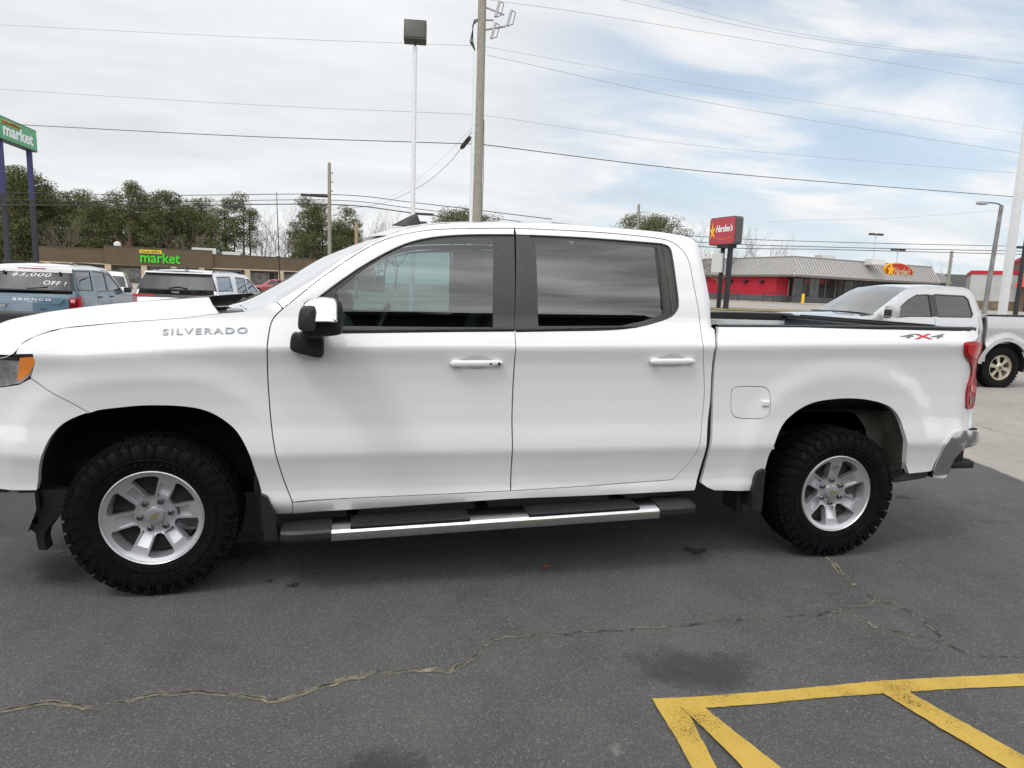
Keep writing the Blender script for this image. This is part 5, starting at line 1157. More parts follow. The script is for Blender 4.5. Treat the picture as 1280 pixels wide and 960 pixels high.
XF = Matrix.Translation(Vector((-float(cpx[0]), -float(cpx[1]), -gB)))
zT = float(at(1000, 321, DC+1.5)[2]); back_ = 1.6
L1 = 26.; q = lambda v, z: (float(v[0]), float(v[1]), float(z))
def mansard(base, ua, na, La, inb0, inb1, ub, name):
    A0 = base; A1 = base+ua*La
    T0 = A0+ub*back_+ua*back_; T1 = A1-na*back_
    m = MB(); m.add([q(A0, zE), q(A1, zE), q(T1, zT), q(T0, zT)], [(0, 1, 2, 3)])
    return m, A0, A1, T0, T1
for ua, na, La, ub, cnt in ((u1, n1_, L1, u2, 52), (u2, n2_, L2_, u1, 56)):
    m, A0, A1, T0, T1 = mansard(cpx, ua, na, La, 0, 0, ub, 'x'); mo_ = m.build('roof_slope', seam, rs, smooth=False)
    m = MB()
    for k in range(1, cnt):
        p0 = A0+ua*(La*k/cnt); t = min(1, (La*k/cnt)/back_); zz_ = zE+(zT-zE)*t; p1 = p0-na*back_*t
        m.tube([q(p0+na*.04, zE), q(p1+na*.04, zz_+.03)], .045, 4)
    m.build('roof_rib', seam2, mo_, smooth=False); mo_.children[0]['kind'] = 'stuff'
    m = MB(); m.tube([q(T0, zT+.05), q(T1, zT+.05)], .09, 5); m.build('roof_cap', seam2, rs, smooth=False)
    m = MB(); P0 = A0; P1 = A1; m.add([q(P0+na*.02, zE), q(P1+na*.02, zE), q(P1+na*.02, zE-.28), q(P0+na*.02, zE-.28)], [(0, 1, 2, 3)]); m.add([q(P0, zE-.28), q(P1, zE-.28), q(P1-na*3, zE-.28), q(P0-na*3, zE-.28)], [(0, 1, 2, 3)]); m.build('soffit', soff, rs, smooth=False)
# walls under the eaves: glazed part set back, red block at the left
def wbox(m, base, ua, na, s0, s1, d0, d1, z0, z1):
    fbox(m, base, ua, na, s0, s1, d0, d1, z0, z1)
zb0 = gB
rw0 = at(946.7, 345, DC+2.0); sred = float((np.array([rw0[0], rw0[1]])-cpx)@u1)
m = MB(); wbox(m, cpx, u1, n1_, sred, L1, -6, -.5, zb0+1.05, zE-.28); m.build('wall', red_w, rs, smooth=False)
m = MB(); wbox(m, cpx, u1, n1_, sred, L1, -6, -.46, zb0-.5, zb0+1.05); m.build('wall_base', greyb, rs, smooth=False)
m = MB(); wbox(m, cpx, u1, n1_, 3.0, sred, -8, -2.8, zb0-.5, zE-.3); m.build('wall', wg, rs, smooth=False)
m = MB(); wbox(m, cpx, u1, n1_, 2.5, sred, -8, -2.7, zb0-.5, zb0+.95); m.build('wall_base', greyb, rs, smooth=False)
for k, (s_, w_, mt) in enumerate(((3.3, 1.0, beigep), (4.5, 1.0, beigep), (5.7, 1.0, beigep), (7.3, .9, mat('poster_purple', (.12, .02, .06), .5)), (8.6, .35, M['paper']))):
    m = MB(); wbox(m, cpx, u1, n1_, s_, s_+w_, -2.8, -2.72, zb0+1.0+.4*(k == 4), zE-.6-.9*(k == 4)); m.build('window', mt, rs, smooth=False)
m = MB(); wbox(m, cpx, u2, n2_, 3.0, L2_, -10, -2.5, zb0-.5, zE-.3); m.build('wall', wg, rs, smooth=False)
m = MB(); wbox(m, cpx, u2, n2_, 3.0, L2_, -10, -2.42, zb0-.5, zb0+.9); m.build('wall_base', greyb, rs, smooth=False)
for k in range(16):
    m = MB(); s_ = 3.0+k*2.2; wbox(m, cpx, u2, n2_, s_, s_+.14, -2.5, -2.4, zb0+.9, zE-.3)
    if s_ < L2_: m.build('mullion', soff, rs, smooth=False)
for s_ in (sred+2.5, sred+5.6, sred+8.6):
    m = MB(); m.prism([(-.35, .2), (.35, .2), (.18, -.18), (-.18, -.18)], lambda U, V: q(cpx+u1*(s_+U)+n1_*-.5, zE-1.0+V), lambda U, V: q(cpx+u1*(s_+U)+n1_*-.15, zE-1.0+V)); m.build('wall_lamp', M['blackpl'], rs, smooth=False)
m = MB(); wbox(m, cpx, u1, n1_, -6, L1+4, -.4, 1.2, zb0-.6, zb0+.15); wbox(m, cpx, u2, n2_, -2, L2_, -2, 1.2, zb0-.6, zb0+.15); m.build('kerb', mat('kerb_concrete', (.42, .38, .31), .9, noise=(1, .2)), rs, smooth=False)
# inner roof block and vents
for px, py in ((1031, 321), (1094, 326)):
    p = at(px, py, DC+8); m = MB().box(p[0]-1.1, p[0]+1.1, p[1]-.8, p[1]+.8, zT-.4, p[2]+.25, .05); m.build('roof_unit', metalw, rs, smooth=False)
# roof sign: red oval with star and script
cs = at(1147, 339.5, 97); tS = float((np.array([cs[0], cs[1]])-cpx)@u2); ctr = cpx+u2*tS
zc2 = float(cs[2])
ring_ = [(3.3*math.cos(t)*(1+.08*math.cos(3*t)), 1.15*math.sin(t)) for t in np.linspace(0, 2*math.pi, 36, endpoint=False)]
on = lambda d: (lambda U, V: q(ctr+u2*U+n2_*(d-.9), zc2+V))
sg_ = MB().prism(ring_, on(0), on(.35)).build('roof_sign', mat('sign_red', (.50, .02, .015), .4, coat=.5), rs, smooth=False)
MB().prism([(x*1.06, y*1.10) for x, y in ring_], on(-.1), on(.30)).build('sign_edge', mat('sign_yellow_edge', (.62, .36, .03), .5), sg_, smooth=False)
star = [((.95 if k % 2 == 0 else .42)*1.1*math.cos(math.pi/2+k*math.pi/5)-2.0, (.95 if k % 2 == 0 else .42)*1.1*math.sin(math.pi/2+k*math.pi/5)+.15) for k in range(10)]
stm = mat('star_yellow', (.85, .45, .02), .4)
MB().prism(star, on(.36), on(.45)).build('sign_star', stm, sg_, smooth=False)
tv, tf_ = text_geo("Hardee's", 4.0, 1.15, .35, .06, .03)
sgn2 = 1 if u2 @ cr_[:2] > 0 else -1
obj('sign_lettering', [on(.40)((v[0]-1.15)*sgn2, v[1]-.5) if True else 0 for v in tv], tf_, mat('cream_letters', (.85, .78, .55), .5), sg_, smooth=False)
XF = None
# second small mansard behind at the right end
pe = at(1168, 341, 108); m = thing('building_wing', 'small grey seamed mansard roof end stepping down behind the restaurant', 'building', (float(pe[0]), float(pe[1]), .6), xf=True); ew = at(1187, 354, 110)
MB().add([q(pe[:2], pe[2]), q(pe[:2]+u2*2.5, pe[2]), q(pe[:2]+u2*5.5, float(ew[2])), q(pe[:2]-u2*2, float(ew[2]))], [(0, 1, 2, 3)]).build('roof_slope', seam, m, smooth=False)
mm = MB(); fbox(mm, pe[:2]-n2_*.5, u2, n2_, -2, 5.0, -6, 0, .3, float(ew[2])+.0); mm.build('wall', greyb, m, smooth=False); XF = None
# railing in front of the red wall
ir = mat('black_iron', (.015, .015, .015), .5)
def rail(p0, p1, nposts, label):
    r = thing('railing', label, 'railing', (float(p0[0]), float(p0[1]), float(p0[2])), xf=True); h = 1.25
    for zz_ in (1.0, .55): MB().tube([p0+np.array([0, 0, h*zz_]), p1+np.array([0, 0, h*zz_])], .045, 5).build('top_rail' if zz_ == 1 else 'mid_rail', ir, r)
    for k in range(nposts): p = p0+(p1-p0)*k/(nposts-1); MB().cyl(p, p+np.array([0, 0, h]), .045, n=5).build('post', ir, r)
    global XF; XF = None
def gp(px, py, d): p = at(px, py, d); return np.array([p[0], p[1], gz(p[0], p[1])+.15])
rail(gp(896, 377, 88), gp(922, 378, 87), 3, 'black iron railing on the kerb in front of the red wall')
rail(gp(953, 379, 85), gp(978, 382, 84), 3, 'black iron railing by the restaurant door, right of the red wall')
b0 = gp(1003, 380, 84); bo_ = thing('bollard', 'yellow steel bollard on the restaurant kerb', 'bollard', tuple(map(float, b0)), xf=True); MB().cyl(b0, b0+np.array([0, 0, 1.1]), .17, n=12).cyl(b0+np.array([0, 0, 1.1]), b0+np.array([0, 0, 1.2]), .17, .08, n=12).build('post', mat('bollard_yellow', (.80, .50, .02), .5), bo_); XF = None

# ---- restaurant far right with red band and awning
C1 = at(1215, 338, 96); fr_ = thing('restaurant', 'pale grey restaurant with red roof band and red awning, far right behind the poles', 'restaurant', (float(C1[0]), float(C1[1]), gz(*C1[:2])), xf=True)
zt3 = float(C1[2]); aa = np.array([C1[0], C1[1]]); e_ = at(1300, 339, 92); a3, u3, n3, L3 = frame2(C1, e_); gF = gz(*aa)
pg = mat('pale_grey_panel', (.42, .42, .41), .8, noise=(.6, .12))
zbot = gF-.3
m = MB(); fbox(m, a3, u3, n3, 0, 5.5, -14, 0, zbot, zt3-.5); m.build('wall', pg, fr_, smooth=False)
m = MB(); fbox(m, a3, u3, n3, 5.5, 18, -14, .8, zbot, zt3+1.4); m.build('wall', mat('brown_block', (.16, .10, .06), .8), fr_, smooth=False)
m = MB(); fbox(m, a3, u3, n3, -.1, 5.5, -14.1, .12, zt3-.5, zt3); m.build('roof_band', red_w, fr_, smooth=False)
m = MB(); fbox(m, a3, u3, n3, 5.4, 18, -14.1, .95, zt3+1.4, zt3+1.9); m.build('roof_band', red_w, fr_, smooth=False)
m = MB(); p_ = lambda s_, d_, z_: q(a3+u3*s_+n3*d_, z_)
m.add([p_(5.6, .9, zt3-.2), p_(14, .9, zt3-.2), p_(14, 2.6, zt3-2.2), p_(5.0, 2.6, zt3-2.2)], [(0, 1, 2, 3)]); m.build('awning', mat('awning_red', (.62, .05, .02), .7), fr_, smooth=False)
m = MB(); fbox(m, a3, u3, n3, 3.9, 4.8, 0, .05, zt3-2.6, zt3-1.9); m.build('wall_sign', red_w, fr_, smooth=False)
m = MB(); fbox(m, a3, u3, n3, 6.4, 12, .8, .85, zbot, zt3-3.0); m.build('window', wg, fr_, smooth=False)
m = MB(); fbox(m, a3, u3, n3, 0.0, 5.4, 0, .04, zbot, zbot+1.6); m.build('wall_base', mat('stone_tan_base', (.16, .12, .075), .9, noise=(2, .5)), fr_, smooth=False); XF = None
# dark roof far off between them
pr = at(1185, 360, 120); rr_ = thing('house', 'low dark-roofed building beyond the grey mansard, mostly hidden', 'building', (float(pr[0]), float(pr[1]), .5), xf=True)
b_ = pr[:2]; m = MB(); uu = cr_[:2]/np.linalg.norm(cr_[:2]); nn = -np.array([fw[0], fw[1]])/np.hypot(fw[0], fw[1])
fbox(m, b_, uu, nn, 0, 12, -8, 0, 0, float(pr[2])-1.2); m.build('wall', shade_in, rr_, smooth=False)
m = MB(); zr1 = float(at(1190, 345, 124)[2]); m.add([q(b_, pr[2]-1.3), q(b_+uu*12, pr[2]-1.3), q(b_+uu*12-nn*4, zr1+.3), q(b_-nn*4, zr1+.3), q(b_-nn*8, pr[2]-1.3), q(b_+uu*12-nn*8, pr[2]-1.3)], [(0, 1, 2, 3), (3, 2, 5, 4)]); m.build('roof', mat('dark_shingle', (.07, .068, .065), .9, noise=(2, .2)), rr_, smooth=False); XF = None

# ---- the dealership building across the lane behind the photographer (mirrored in paint and glass)
db = thing('dealership_building', 'low dark-fronted dealership building behind the photographer, seen only mirrored in the windows', 'building', (0, -13.6, 0), xf=True)
MB().box(-19, 18, -26, -13.6, 0, 4.9).build('wall', mat('dark_wall', (.035, .037, .04), .7), db, smooth=False)
MB().box(-19.5, 18.5, -27, -13, 4.9, 5.25).build('roof_edge', mat('dark_canopy', (.03, .03, .032), .6), db, smooth=False)
for k in range(6): MB().box(-14+k*4.3, -11+k*4.3, -13.62, -13.56, .3, 3.2).build('window', wg, db, smooth=False)
XF = None
# ================================================================== poles, signs, wires
galv = mat('white_painted_steel', (.66, .67, .68), .45, noise=(8, .05)); wood = mat('weathered_pole_wood', (.20, .19, .15), .9, noise=(14, .35, (.31, .295, .24)), bump=(30, .5)); greyc = mat('grey_conduit', (.62, .64, .65), .5)
bronze = mat('dark_bronze', (.045, .042, .03), .5); grn = mat('sign_green', (.02, .30, .07), .35, coat=.3); ds_ = mat('sign_dark_edge', (.02, .024, .026), .4); bluew = mat('blue_painted_post', (.014, .016, .095), .5); blk = mat('black_painted_post', (.012, .013, .018), .5)
def base_of(px, py, d):
    p = at(px, py, d); return float(p[0]), float(p[1]), gz(p[0], p[1])
def ztop(px, py, d): return float(at(px, py, d)[2])
# light pole with flood box
x, y, z = base_of(516, 270, 22.5); t = thing('light_pole', 'slim white parking light pole with one dark square floodlight box on top', 'light pole', (x, y, z), xf=True)
zt1 = ztop(519, 62, 22.0); MB().cyl((x, y, z), (x, y, zt1), .085, .065, 12).build('pole', galv, t)
MB().cyl((x, y, zt1), (x, y, zt1+.14), .035, n=8).build('neck', bronze, t)
Mx = Matrix.Translation((x, y, zt1+.46)) @ Matrix.Rotation(-YAW+.1, 4, 'Z') @ Matrix.Rotation(R(-14), 4, 'X')
fl = MB().box(-.36, .36, -.14, .22, -.33, .33, .03, Mx); fl = fl.build('floodlight', bronze, t)
MB().box(-.31, .31, -.16, -.142, -.27, .28, .004, Mx).build('lens', mat('flood_lens', (.06, .055, .04), .45), fl)
for k in range(5): MB().box(-.30, .30, .22, .26, -.28+.12*k, -.26+.12*k, .002, Mx).build('cooling_fin', bronze, fl)
# big utility pole with conduit and fuse cutouts
XF = None; dU = 24.; bx0, by0, bz0 = base_of(596, 290, dU); t = thing('utility_pole', 'tall weathered wooden utility pole with pale conduit and three fuse cutouts', 'utility pole', (bx0, by0, bz0), xf=True)
top_ = at(604.5, -60, dU); b3 = at(595.5, 290, dU); dirp = (top_-b3)/(top_[2]-b3[2]); P_ = lambda zz_, dx=0: b3+dirp*(zz_-b3[2])+np.array([dx*math.cos(YAW), -dx*math.sin(YAW), 0])
MB().cyl(P_(bz0), P_(float(top_[2])), .19, .14, 16).build('pole', wood, t)
zc3 = ztop(590, 65, dU)
MB().cyl(P_(bz0, -.19), P_(zc3, -.19)+np.array([0, -.05, 0]), .085, n=10).build('conduit', greyc, t)
for k in range(3): MB().tube([P_(zc3-.1, -.18+.03*k), P_(zc3+.35, -.30-.05*k), P_(zc3+.95+.1*k, -.32+.03*k), P_(zc3+1.15, -.12)], .022, 6).build('riser_cable', M['blackpl'], t)
MB().box(-.10, .10, -.10, .10, -.10, .10, .01, Matrix.Translation(P_(zc3-.0, .12)) @ Matrix.Rotation(.4, 4, 'Z')) if False else None
MB().tube([P_(zc3+.8, .12), P_(zc3+.95, .85)], .035, 5).tube([P_(zc3+1.15, .12), P_(zc3+1.15, .42)], .03, 5).tube([P_(zc3+1.6, .12), P_(zc3+1.35, .8)], .03, 5).build('crossarm', M['lug'], t)
for (dx, zz_) in ((.42, .78), (.55, 1.55), (.98, 1.25)):
    f = MB().tube([P_(zc3+zz_-.28, dx-.07), P_(zc3+zz_+.28, dx+.07)], .055, 8).build('fuse_cutout', mat('porcelain_grey', (.38, .38, .38), .4), t)
    MB().tube([P_(zc3+zz_-.28, dx-.04), P_(zc3+zz_-.22, dx+.13), P_(zc3+zz_+.20, dx+.22), P_(zc3+zz_+.28, dx+.08)], .02, 5).build('fuse_tube', M['lug'], f)
MB().tube([P_(ztop(606, 150, dU), .17), P_(ztop(604, 220, dU), .20), P_(ztop(600, 290, dU), .17)], .012, 5).build('ground_wire', M['blackpl'], t)
XF = None
# second and third poles
def wpole(px, py0, py1, d, r, label, arms=False, lean=0, name='utility_pole', mt=wood, cat='utility pole', grp=None):
    global XF
    x, y, z = base_of(px, py1, d); tp = at(px, py1, d); zt_ = ztop(px, py0, d); t = thing(name, label, cat, (x, y, z), xf=True, group=grp)
    MB().cyl((x, y, z), (x+lean, y, zt_), r*1.15, r*.85, 10).build('pole', mt, t)
    if arms: MB().box(x-1.1, x+1.1, y-.06, y+.06, zt_-.7, zt_-.58).build('crossarm', mt, t)
    for k in range(3): MB().cyl((x+.12, y-.1, zt_-.8-.7*k), (x+.3, y-.1, zt_-.8-.7*k), .05, n=6).build('insulator', M['lug'], t)
    XF = None; return t, x, y, zt_
wpole(412, 206, 310, 55, .15, 'plain grey wooden utility pole rising behind the brown strip, wires crossing it')
wpole(445.5, 278, 300, 60, .16, 'short tan wooden post showing just above the windscreen edge', name='wooden_post', cat='post', mt=mat('tan_wood', (.33, .25, .15), .8))
wpole(797, 256, 284, 70, .16, 'distant thin utility pole among the tree tops above the cab roof')
wpole(1186, 314, 345, 95, .22, 'distant grey utility pole between the two restaurants')
wpole(1271, 298, 380, 44, .13, 'dark utility pole with a short crossarm at the far right', arms=True, mt=blk)
x, y, z = base_of(350, 330, 60); t = thing('antenna_mast', 'very thin dark antenna mast in front of the brown strip', 'mast', (x, y, z), xf=True); zt_ = ztop(348.5, 242, 60)
MB().cyl((x, y, z), (x-.2, y, zt_), .07, .03, 6).build('mast', blk, t); XF = None
# white square light pole on the right, street lamp beside it
pb = at(1252, 396, 17); pt = at(1283, 170, 17.0); x, y = float(pb[0]), float(pb[1]); t = thing('light_pole', 'thick white square steel light pole running out of the frame at top right', 'light pole', (x, y, gz(x, y)), xf=True)
MB().box(-.078, .078, -.078, .078, gz(x, y), 9.5, .012, Matrix.Translation((x, y, 0)) @ Matrix.Rotation(R(12), 4, 'Z')).build('pole', galv, t)
MB().box(-.2, .2, -.2, .2, gz(x, y), gz(x, y)+.04, .005, Matrix.Translation((x, y, 0)) @ Matrix.Rotation(R(12), 4, 'Z')).build('base_plate', galv, t)
MB().box(x-.7, x+.1, y-.15, y+.15, 9.45, 9.65, .02).build('lamp_head', bronze, t); XF = None
d5 = 33; pb = at(1230, 392, d5); x, y = float(pb[0]), float(pb[1]); t = thing('street_lamp', 'grey street lamp with a curved arm and cobra head left of the white pole', 'street lamp', (x, y, gz(x, y)), xf=True)
tp = at(1252, 257, d5); dl = (tp-pb)/(tp[2]-pb[2]); g5 = gz(x, y)
base5 = pb+dl*(g5-pb[2])
MB().cyl(base5, tp, .12, .09, 12).build('pole', mat('bluish_grey_wood', (.17, .17, .165), .8, noise=(3, .35)), t)
h1_ = at(1240, 253.5, d5); h2_ = at(1232, 253, d5); h3_ = at(1223.5, 255.5, d5)
MB().tube([tp, at(1247, 254.5, d5), h1_, h2_], .035, 6).build('arm', M['lug'], t)
c5 = (h2_+h3_)/2; m = MB()
def cob(i, tt): xx = (i-.5)*.62; r = .11*math.sqrt(max(0, 1-(2*i-1)**2))*(1.1-.3*i)+.01; aa = tt*2*math.pi; return (c5[0]+xx*math.cos(YAW), c5[1]-xx*math.sin(YAW)+r*math.cos(aa), c5[2]+r*.75*math.sin(aa)+(.02 if math.sin(aa) > 0 else 0))
m.grid(12, 13, cob); m.build('lamp_head', mat('lamp_head_grey', (.30, .31, .32), .5), t); XF = None
# car park lights beyond the restaurant
for px, py0, py1, lab in ((1092, 294, 322, 'distant twin-headed car park light above the mansard roof, the taller one'), (1121, 313, 327, 'distant twin-headed car park light above the mansard roof, the lower one by the roof sign')):
    x, y, z = base_of(px, py1, 120); zt_ = ztop(px, py0, 120); t = thing('car_park_light', lab, 'light pole', (x, y, z), xf=True, group='distant car park lights'); MB().cyl((x, y, z), (x, y, zt_), .12, n=6).build('pole', galv, t)
    for s in (-.8, .8): MB().box(x+s-.55, x+s+.55, y-.3, y+.3, zt_-.15+abs(s)*.1, zt_+.28, .05).build('lamp_head', bronze, t)
    MB().box(x-.8, x+.8, y-.05, y+.05, zt_-.05, zt_+.05).build('crossarm', bronze, t); XF = None
# ---- green pole sign on the left
d6 = 60.; pl = at(10, 330, d6); pr_ = at(47, 330, 64)
t = thing('pole_sign', 'green and yellow market pole sign on two blue and black posts', 'sign', (float(pl[0]), float(pl[1]), 0), xf=True)
A_ = at(1, 200, d6); B_ = at(47.5, 200, 66.5); zt_a = ztop(1, 146.5, d6); zt_b = ztop(47.5, 162.5, 66.5); zb_a = ztop(1, 176.5, d6); zt6 = (zt_a+zt_b)/2; hgt = (zt_a-zb_a)*.98
a6 = np.array([A_[0], A_[1]]); b6 = np.array([B_[0], B_[1]]); 
a6, u6, n6, L6 = frame2(A_, B_)
m = MB(); fbox(m, a6, u6, n6, 0, L6, -.75, 0, zt6-hgt, zt6); sgb = m.build('sign_box', ds_, t, smooth=False)
m = MB(); fbox(m, a6, u6, n6, .12, L6-.12, 0, .04, zt6-hgt+.10, zt6-.10); m.build('sign_face', grn, sgb, smooth=False)
m = MB(); fbox(m, a6, u6, n6, .55, L6*.52, .04, .07, zt6-.62, zt6-.32); m.build('sign_band', mat('sign_orange_yellow', (.62, .30, .02), .5), sgb, smooth=False)
def t6(s, s0, wd, z0, h, mt, d0, bold=.02):
    tv, tf_ = text_geo(s, wd, h, 0, .03, bold); obj('sign_lettering', [(*(a6+u6*(s0+v[0])+n6*(d0+v[2])), z0+v[1]) for v in tv], tf_, mt, sgb, smooth=False)
t6('market', .6, L6*.84-.4, zt6-hgt+.42, 1.15, M['white'], .045, .03); t6('DOLLAR GENERAL', .62, L6*.48-.2, zt6-.56, .16, mat('band_ink', (.15, .05, .01), .6), .072, .01)
for (pp, dd, sgn_) in (((8, 300), 60.4, .12), ((44.5, 300), 65.9, .88)):
    sq = a6+u6*(L6*sgn_)-n6*.38; g6 = 0.
    m = MB(); m.box(sq[0]-.19, sq[0]+.19, sq[1]-.19, sq[1]+.19, ztop(40, 246, 63), zt6-hgt); m.build('post_upper', bluew, t, smooth=False)
    m = MB(); m.box(sq[0]-.20, sq[0]+.20, sq[1]-.20, sq[1]+.20, -.2, ztop(40, 246, 63)); m.build('post', blk, t, smooth=False)
XF = None
# ---- red pole sign
d7 = 58.; p7 = at(904, 386, d7); x7, y7 = float(p7[0]), float(p7[1]); g7 = gz(x7, y7)
t = thing('pole_sign', 'red restaurant pole sign with a yellow star on two black posts', 'sign', (x7, y7, g7), xf=True)
Aq = at(887, 290, 59.5); Bq = at(919.5, 290, 56.5); a7, u7, n7, L7 = frame2(Aq, Bq); z1 = ztop(903, 271.5, d7); z0_ = ztop(903, 306, d7)
def rr(w_, h_, r, n_=5):
    o = []
    for cx_, cz_, s0 in ((w_-r, h_-r, 0), (r, h_-r, 90), (r, r, 180), (w_-r, r, 270)): o += [(cx_+r*math.cos(R(s0+k*90/n_)), cz_+r*math.sin(R(s0+k*90/n_))) for k in range(n_+1)]
    return o
o7 = lambda d: (lambda U, V: q(a7+u7*U+n7*d, z0_+V)); H7 = z1-z0_
sb7 = MB().prism(rr(L7, H7, .25), o7(-.75), o7(0)).build('sign_box', mat('sign_box_dark', (.07, .07, .072), .5), t, smooth=False)
MB().prism([(x+.08, z+.06) for x, z in rr(L7-.16, H7-.12, .22)], o7(0), o7(.04)).build('sign_face', mat('sign_face_red', (.40, .015, .035), .35, coat=.5), sb7, smooth=False)
MB().prism([((.70 if k % 2 == 0 else .24)*math.cos(math.pi/2+k*math.pi/5+.1)*.62+.46, (.70 if k % 2 == 0 else .24)*1.15*math.sin(math.pi/2+k*math.pi/5+.1)+H7*.50) for k in range(10)], o7(.045), o7(.07)).build('sign_star', stm, sb7, smooth=False)
tv, tf_ = text_geo("Hardee's", L7*.64, .62, .35, .03, .025); obj('sign_lettering', [o7(.05+v[2])(v[0]+L7*.27, v[1]+H7*.46) for v in tv], tf_, M['white'], sb7, smooth=False)
MB().prism([(L7*.30, H7*.24), (L7*.6, H7*.20), (L7*.9, H7*.28), (L7*.9, H7*.25), (L7*.6, H7*.165), (L7*.30, H7*.21)], o7(.045), o7(.06)).build('sign_swoosh', mat('sign_orange', (.6, .15, .02), .5), sb7, smooth=False)
s_a = a7+u7*L7*.72-n7*.40; s_b = a7+u7*L7*.40-n7*.5
for s_, w_, nm in ((s_a, .17, 'post'), (s_b, .14, 'post')): MB().box(s_[0]-w_, s_[0]+w_, s_[1]-w_, s_[1]+w_, g7-.2, z0_).build('post', blk, t, smooth=False)
MB().box(min(s_a[0], s_b[0])-.4, max(s_a[0], s_b[0])+.4, min(s_a[1], s_b[1])-.3, max(s_a[1], s_b[1])+.3, z0_-.25, z0_).build('bracket', blk, t, smooth=False)
pz1, pz0 = ztop(900, 316, d7), ztop(900, 340, d7); o8 = lambda d: (lambda U, V: q(a7+u7*U+n7*d, V))
MB().prism([(L7*.13, pz0), (L7*.52, pz0), (L7*.52, pz1), (L7*.13, pz1)], o8(-.30), o8(-.12)).build('reader_board', mat('white_board', (.58, .58, .57), .6), t, smooth=False)
XF = None
vg = gz(x7, y7); P = []
for k in range(24): aa = 2*math.pi*k/24; P.append((x7+9*math.cos(aa)+2, y7+2.6*math.sin(aa), gz(x7+9*math.cos(aa)+2, y7+2.6*math.sin(aa))+.06))
tag(obj('grass_verge', P, [tuple(range(24))], mat('dry_grass', (.20, .16, .07), .95, noise=(3, .4)), smooth=False), kind='structure')
for (px, py, d, w_, h_) in ((1236, 398, 60, 34, 3.0),):
    p = at(px, py, d); P = []
    for k in range(24): aa = 2*math.pi*k/24; xx, yy = p[0]+w_*math.cos(aa)*.5, p[1]+h_*math.sin(aa)*2; P.append((xx, yy, gz(xx, yy)+.05))
    tag(obj('grass_verge', P, [tuple(range(24))], mat('dry_grass_far', (.22, .17, .05), .95, noise=(.8, .5)), smooth=False), kind='structure')
# ---- wires: px points at given depths
wirem = mat('wire_black', (.03, .03, .032), .6); wirel = mat('wire_grey', (.34, .34, .36), .6)
def wire(pts, r, label, mt=wirem, name='overhead_wire', grp='overhead wires'):
    P = [at(a, b, d) for a, b, d in pts]; P = crs([tuple(p) for p in P], 10)
    if mt is wirel: r *= .8
    t_ = MB().tube([Vector(p) for p in P], r, 4).build(name, mt); tag(t_, label, 'wire', grp)
wire([(-60, 28, 30), (300, 46, 27), (590, 57, 24)], .009, 'thin overhead wire, the uppermost left of the big utility pole', wirel)
wire([(-60, 108, 30), (300, 130, 27), (590, 143, 24)], .010, 'thin overhead wire, the second from the top left of the big utility pole', wirel)
wire([(-60, 151, 30), (47, 157, 29), (300, 170, 26.5), (590, 180, 24)], .014, 'dark overhead wire crossing behind the green sign, third from the top', wirem)
wire([(612, 0, 24), (800, 27, 27), (1280, 106, 34), (1400, 124, 36)], .010, 'overhead wire leaving the top of the big pole toward the blue sky', wirel)
wire([(740, -8, 30), (1000, 46, 32), (1280, 80, 34), (1400, 92, 35)], .010, 'overhead wire entering at the top edge, the upper of a close pair', wirel)
wire([(800, -6, 30), (1000, 42, 32), (1280, 78, 34), (1400, 90, 35)], .009, 'overhead wire entering at the top edge, the lower of a close pair', wirel)
wire([(605, 58, 24), (900, 110, 28), (1280, 167, 33), (1400, 184, 35)], .007, 'faint overhead wire from the big pole, right of it, just above a darker one', wirel)
wire([(609, 69, 24), (900, 131, 28), (1280, 192, 33), (1400, 208, 35)], .010, 'sagging overhead wire right of the big pole, below the faint one', wirel)
wire([(598, 143, 24), (900, 185, 28), (1280, 217, 33), (1400, 226, 35)], .008, 'thin overhead wire right of the big pole, above the thick dark one', wirel)
wire([(598, 180, 24), (900, 216, 28), (1280, 247, 33), (1400, 257, 35)], .015, 'thick dark overhead wire right of the big pole', wirem)
wire([(590, 164, 24), (560, 205, 30), (520, 236, 40), (470, 256, 52), (412, 262, 55)], .013, 'slanting service wire from the big pole down to the plain wooden pole', wirem)
wire([(590, 160, 24), (545, 205, 32), (500, 240, 44), (470, 252, 52)], .008, 'faint slanting wire just above the slanting service wire', wirel)
A1_ = at(588, 171, 23.9); A2_ = at(576, 186, 24.6); tag(MB().tube([A1_, A1_+(A2_-A1_)*.15, A1_+(A2_-A1_)*.85, A2_], .08, 8, rs=[.03, .08, .08, .03]).build('splice_case', wirem), 'black splice case hanging on the slanting wire beside the big pole', 'splice case')
for i, (y0_, y1_, y2_, y3_, r, w3) in enumerate(((240, 244, 243, 272, .028, 'highest'), (249, 252, 250, 280, .025, 'second'), (256, 257, 255.5, 286, .04, 'lowest'))):
    wire([(-60, y0_-1, 60), (0, y0_, 60), (200, y1_, 57), (411, y2_, 55), (520, (y2_+y3_)/2-4, 52), (690, y3_+2, 50)], r, 'far overhead wire before the pine trees, the %s of three' % w3)
for px, py, w_, lab in ((394, 244.5, 2.3, 'right'), (291, 258, 1.6, 'left')):
    p = at(px, py, 55.5); tag(MB().box(p[0]-w_*.5, p[0]+w_*.5, p[1]-.12, p[1]+.12, p[2]-.11, p[2]+.11, .05).build('splice_case', wirem), 'black splice case on the wires left of the plain wooden pole, the %s one' % lab, 'splice case')
p = at(527, 267.5, 51.7); tag(MB().box(p[0]-.9, p[0]+.9, p[1]-.12, p[1]+.12, p[2]-.09, p[2]+.09, .05).build('splice_case', wirem), 'black splice case on the wire just right of the roof antenna fin', 'splice case')
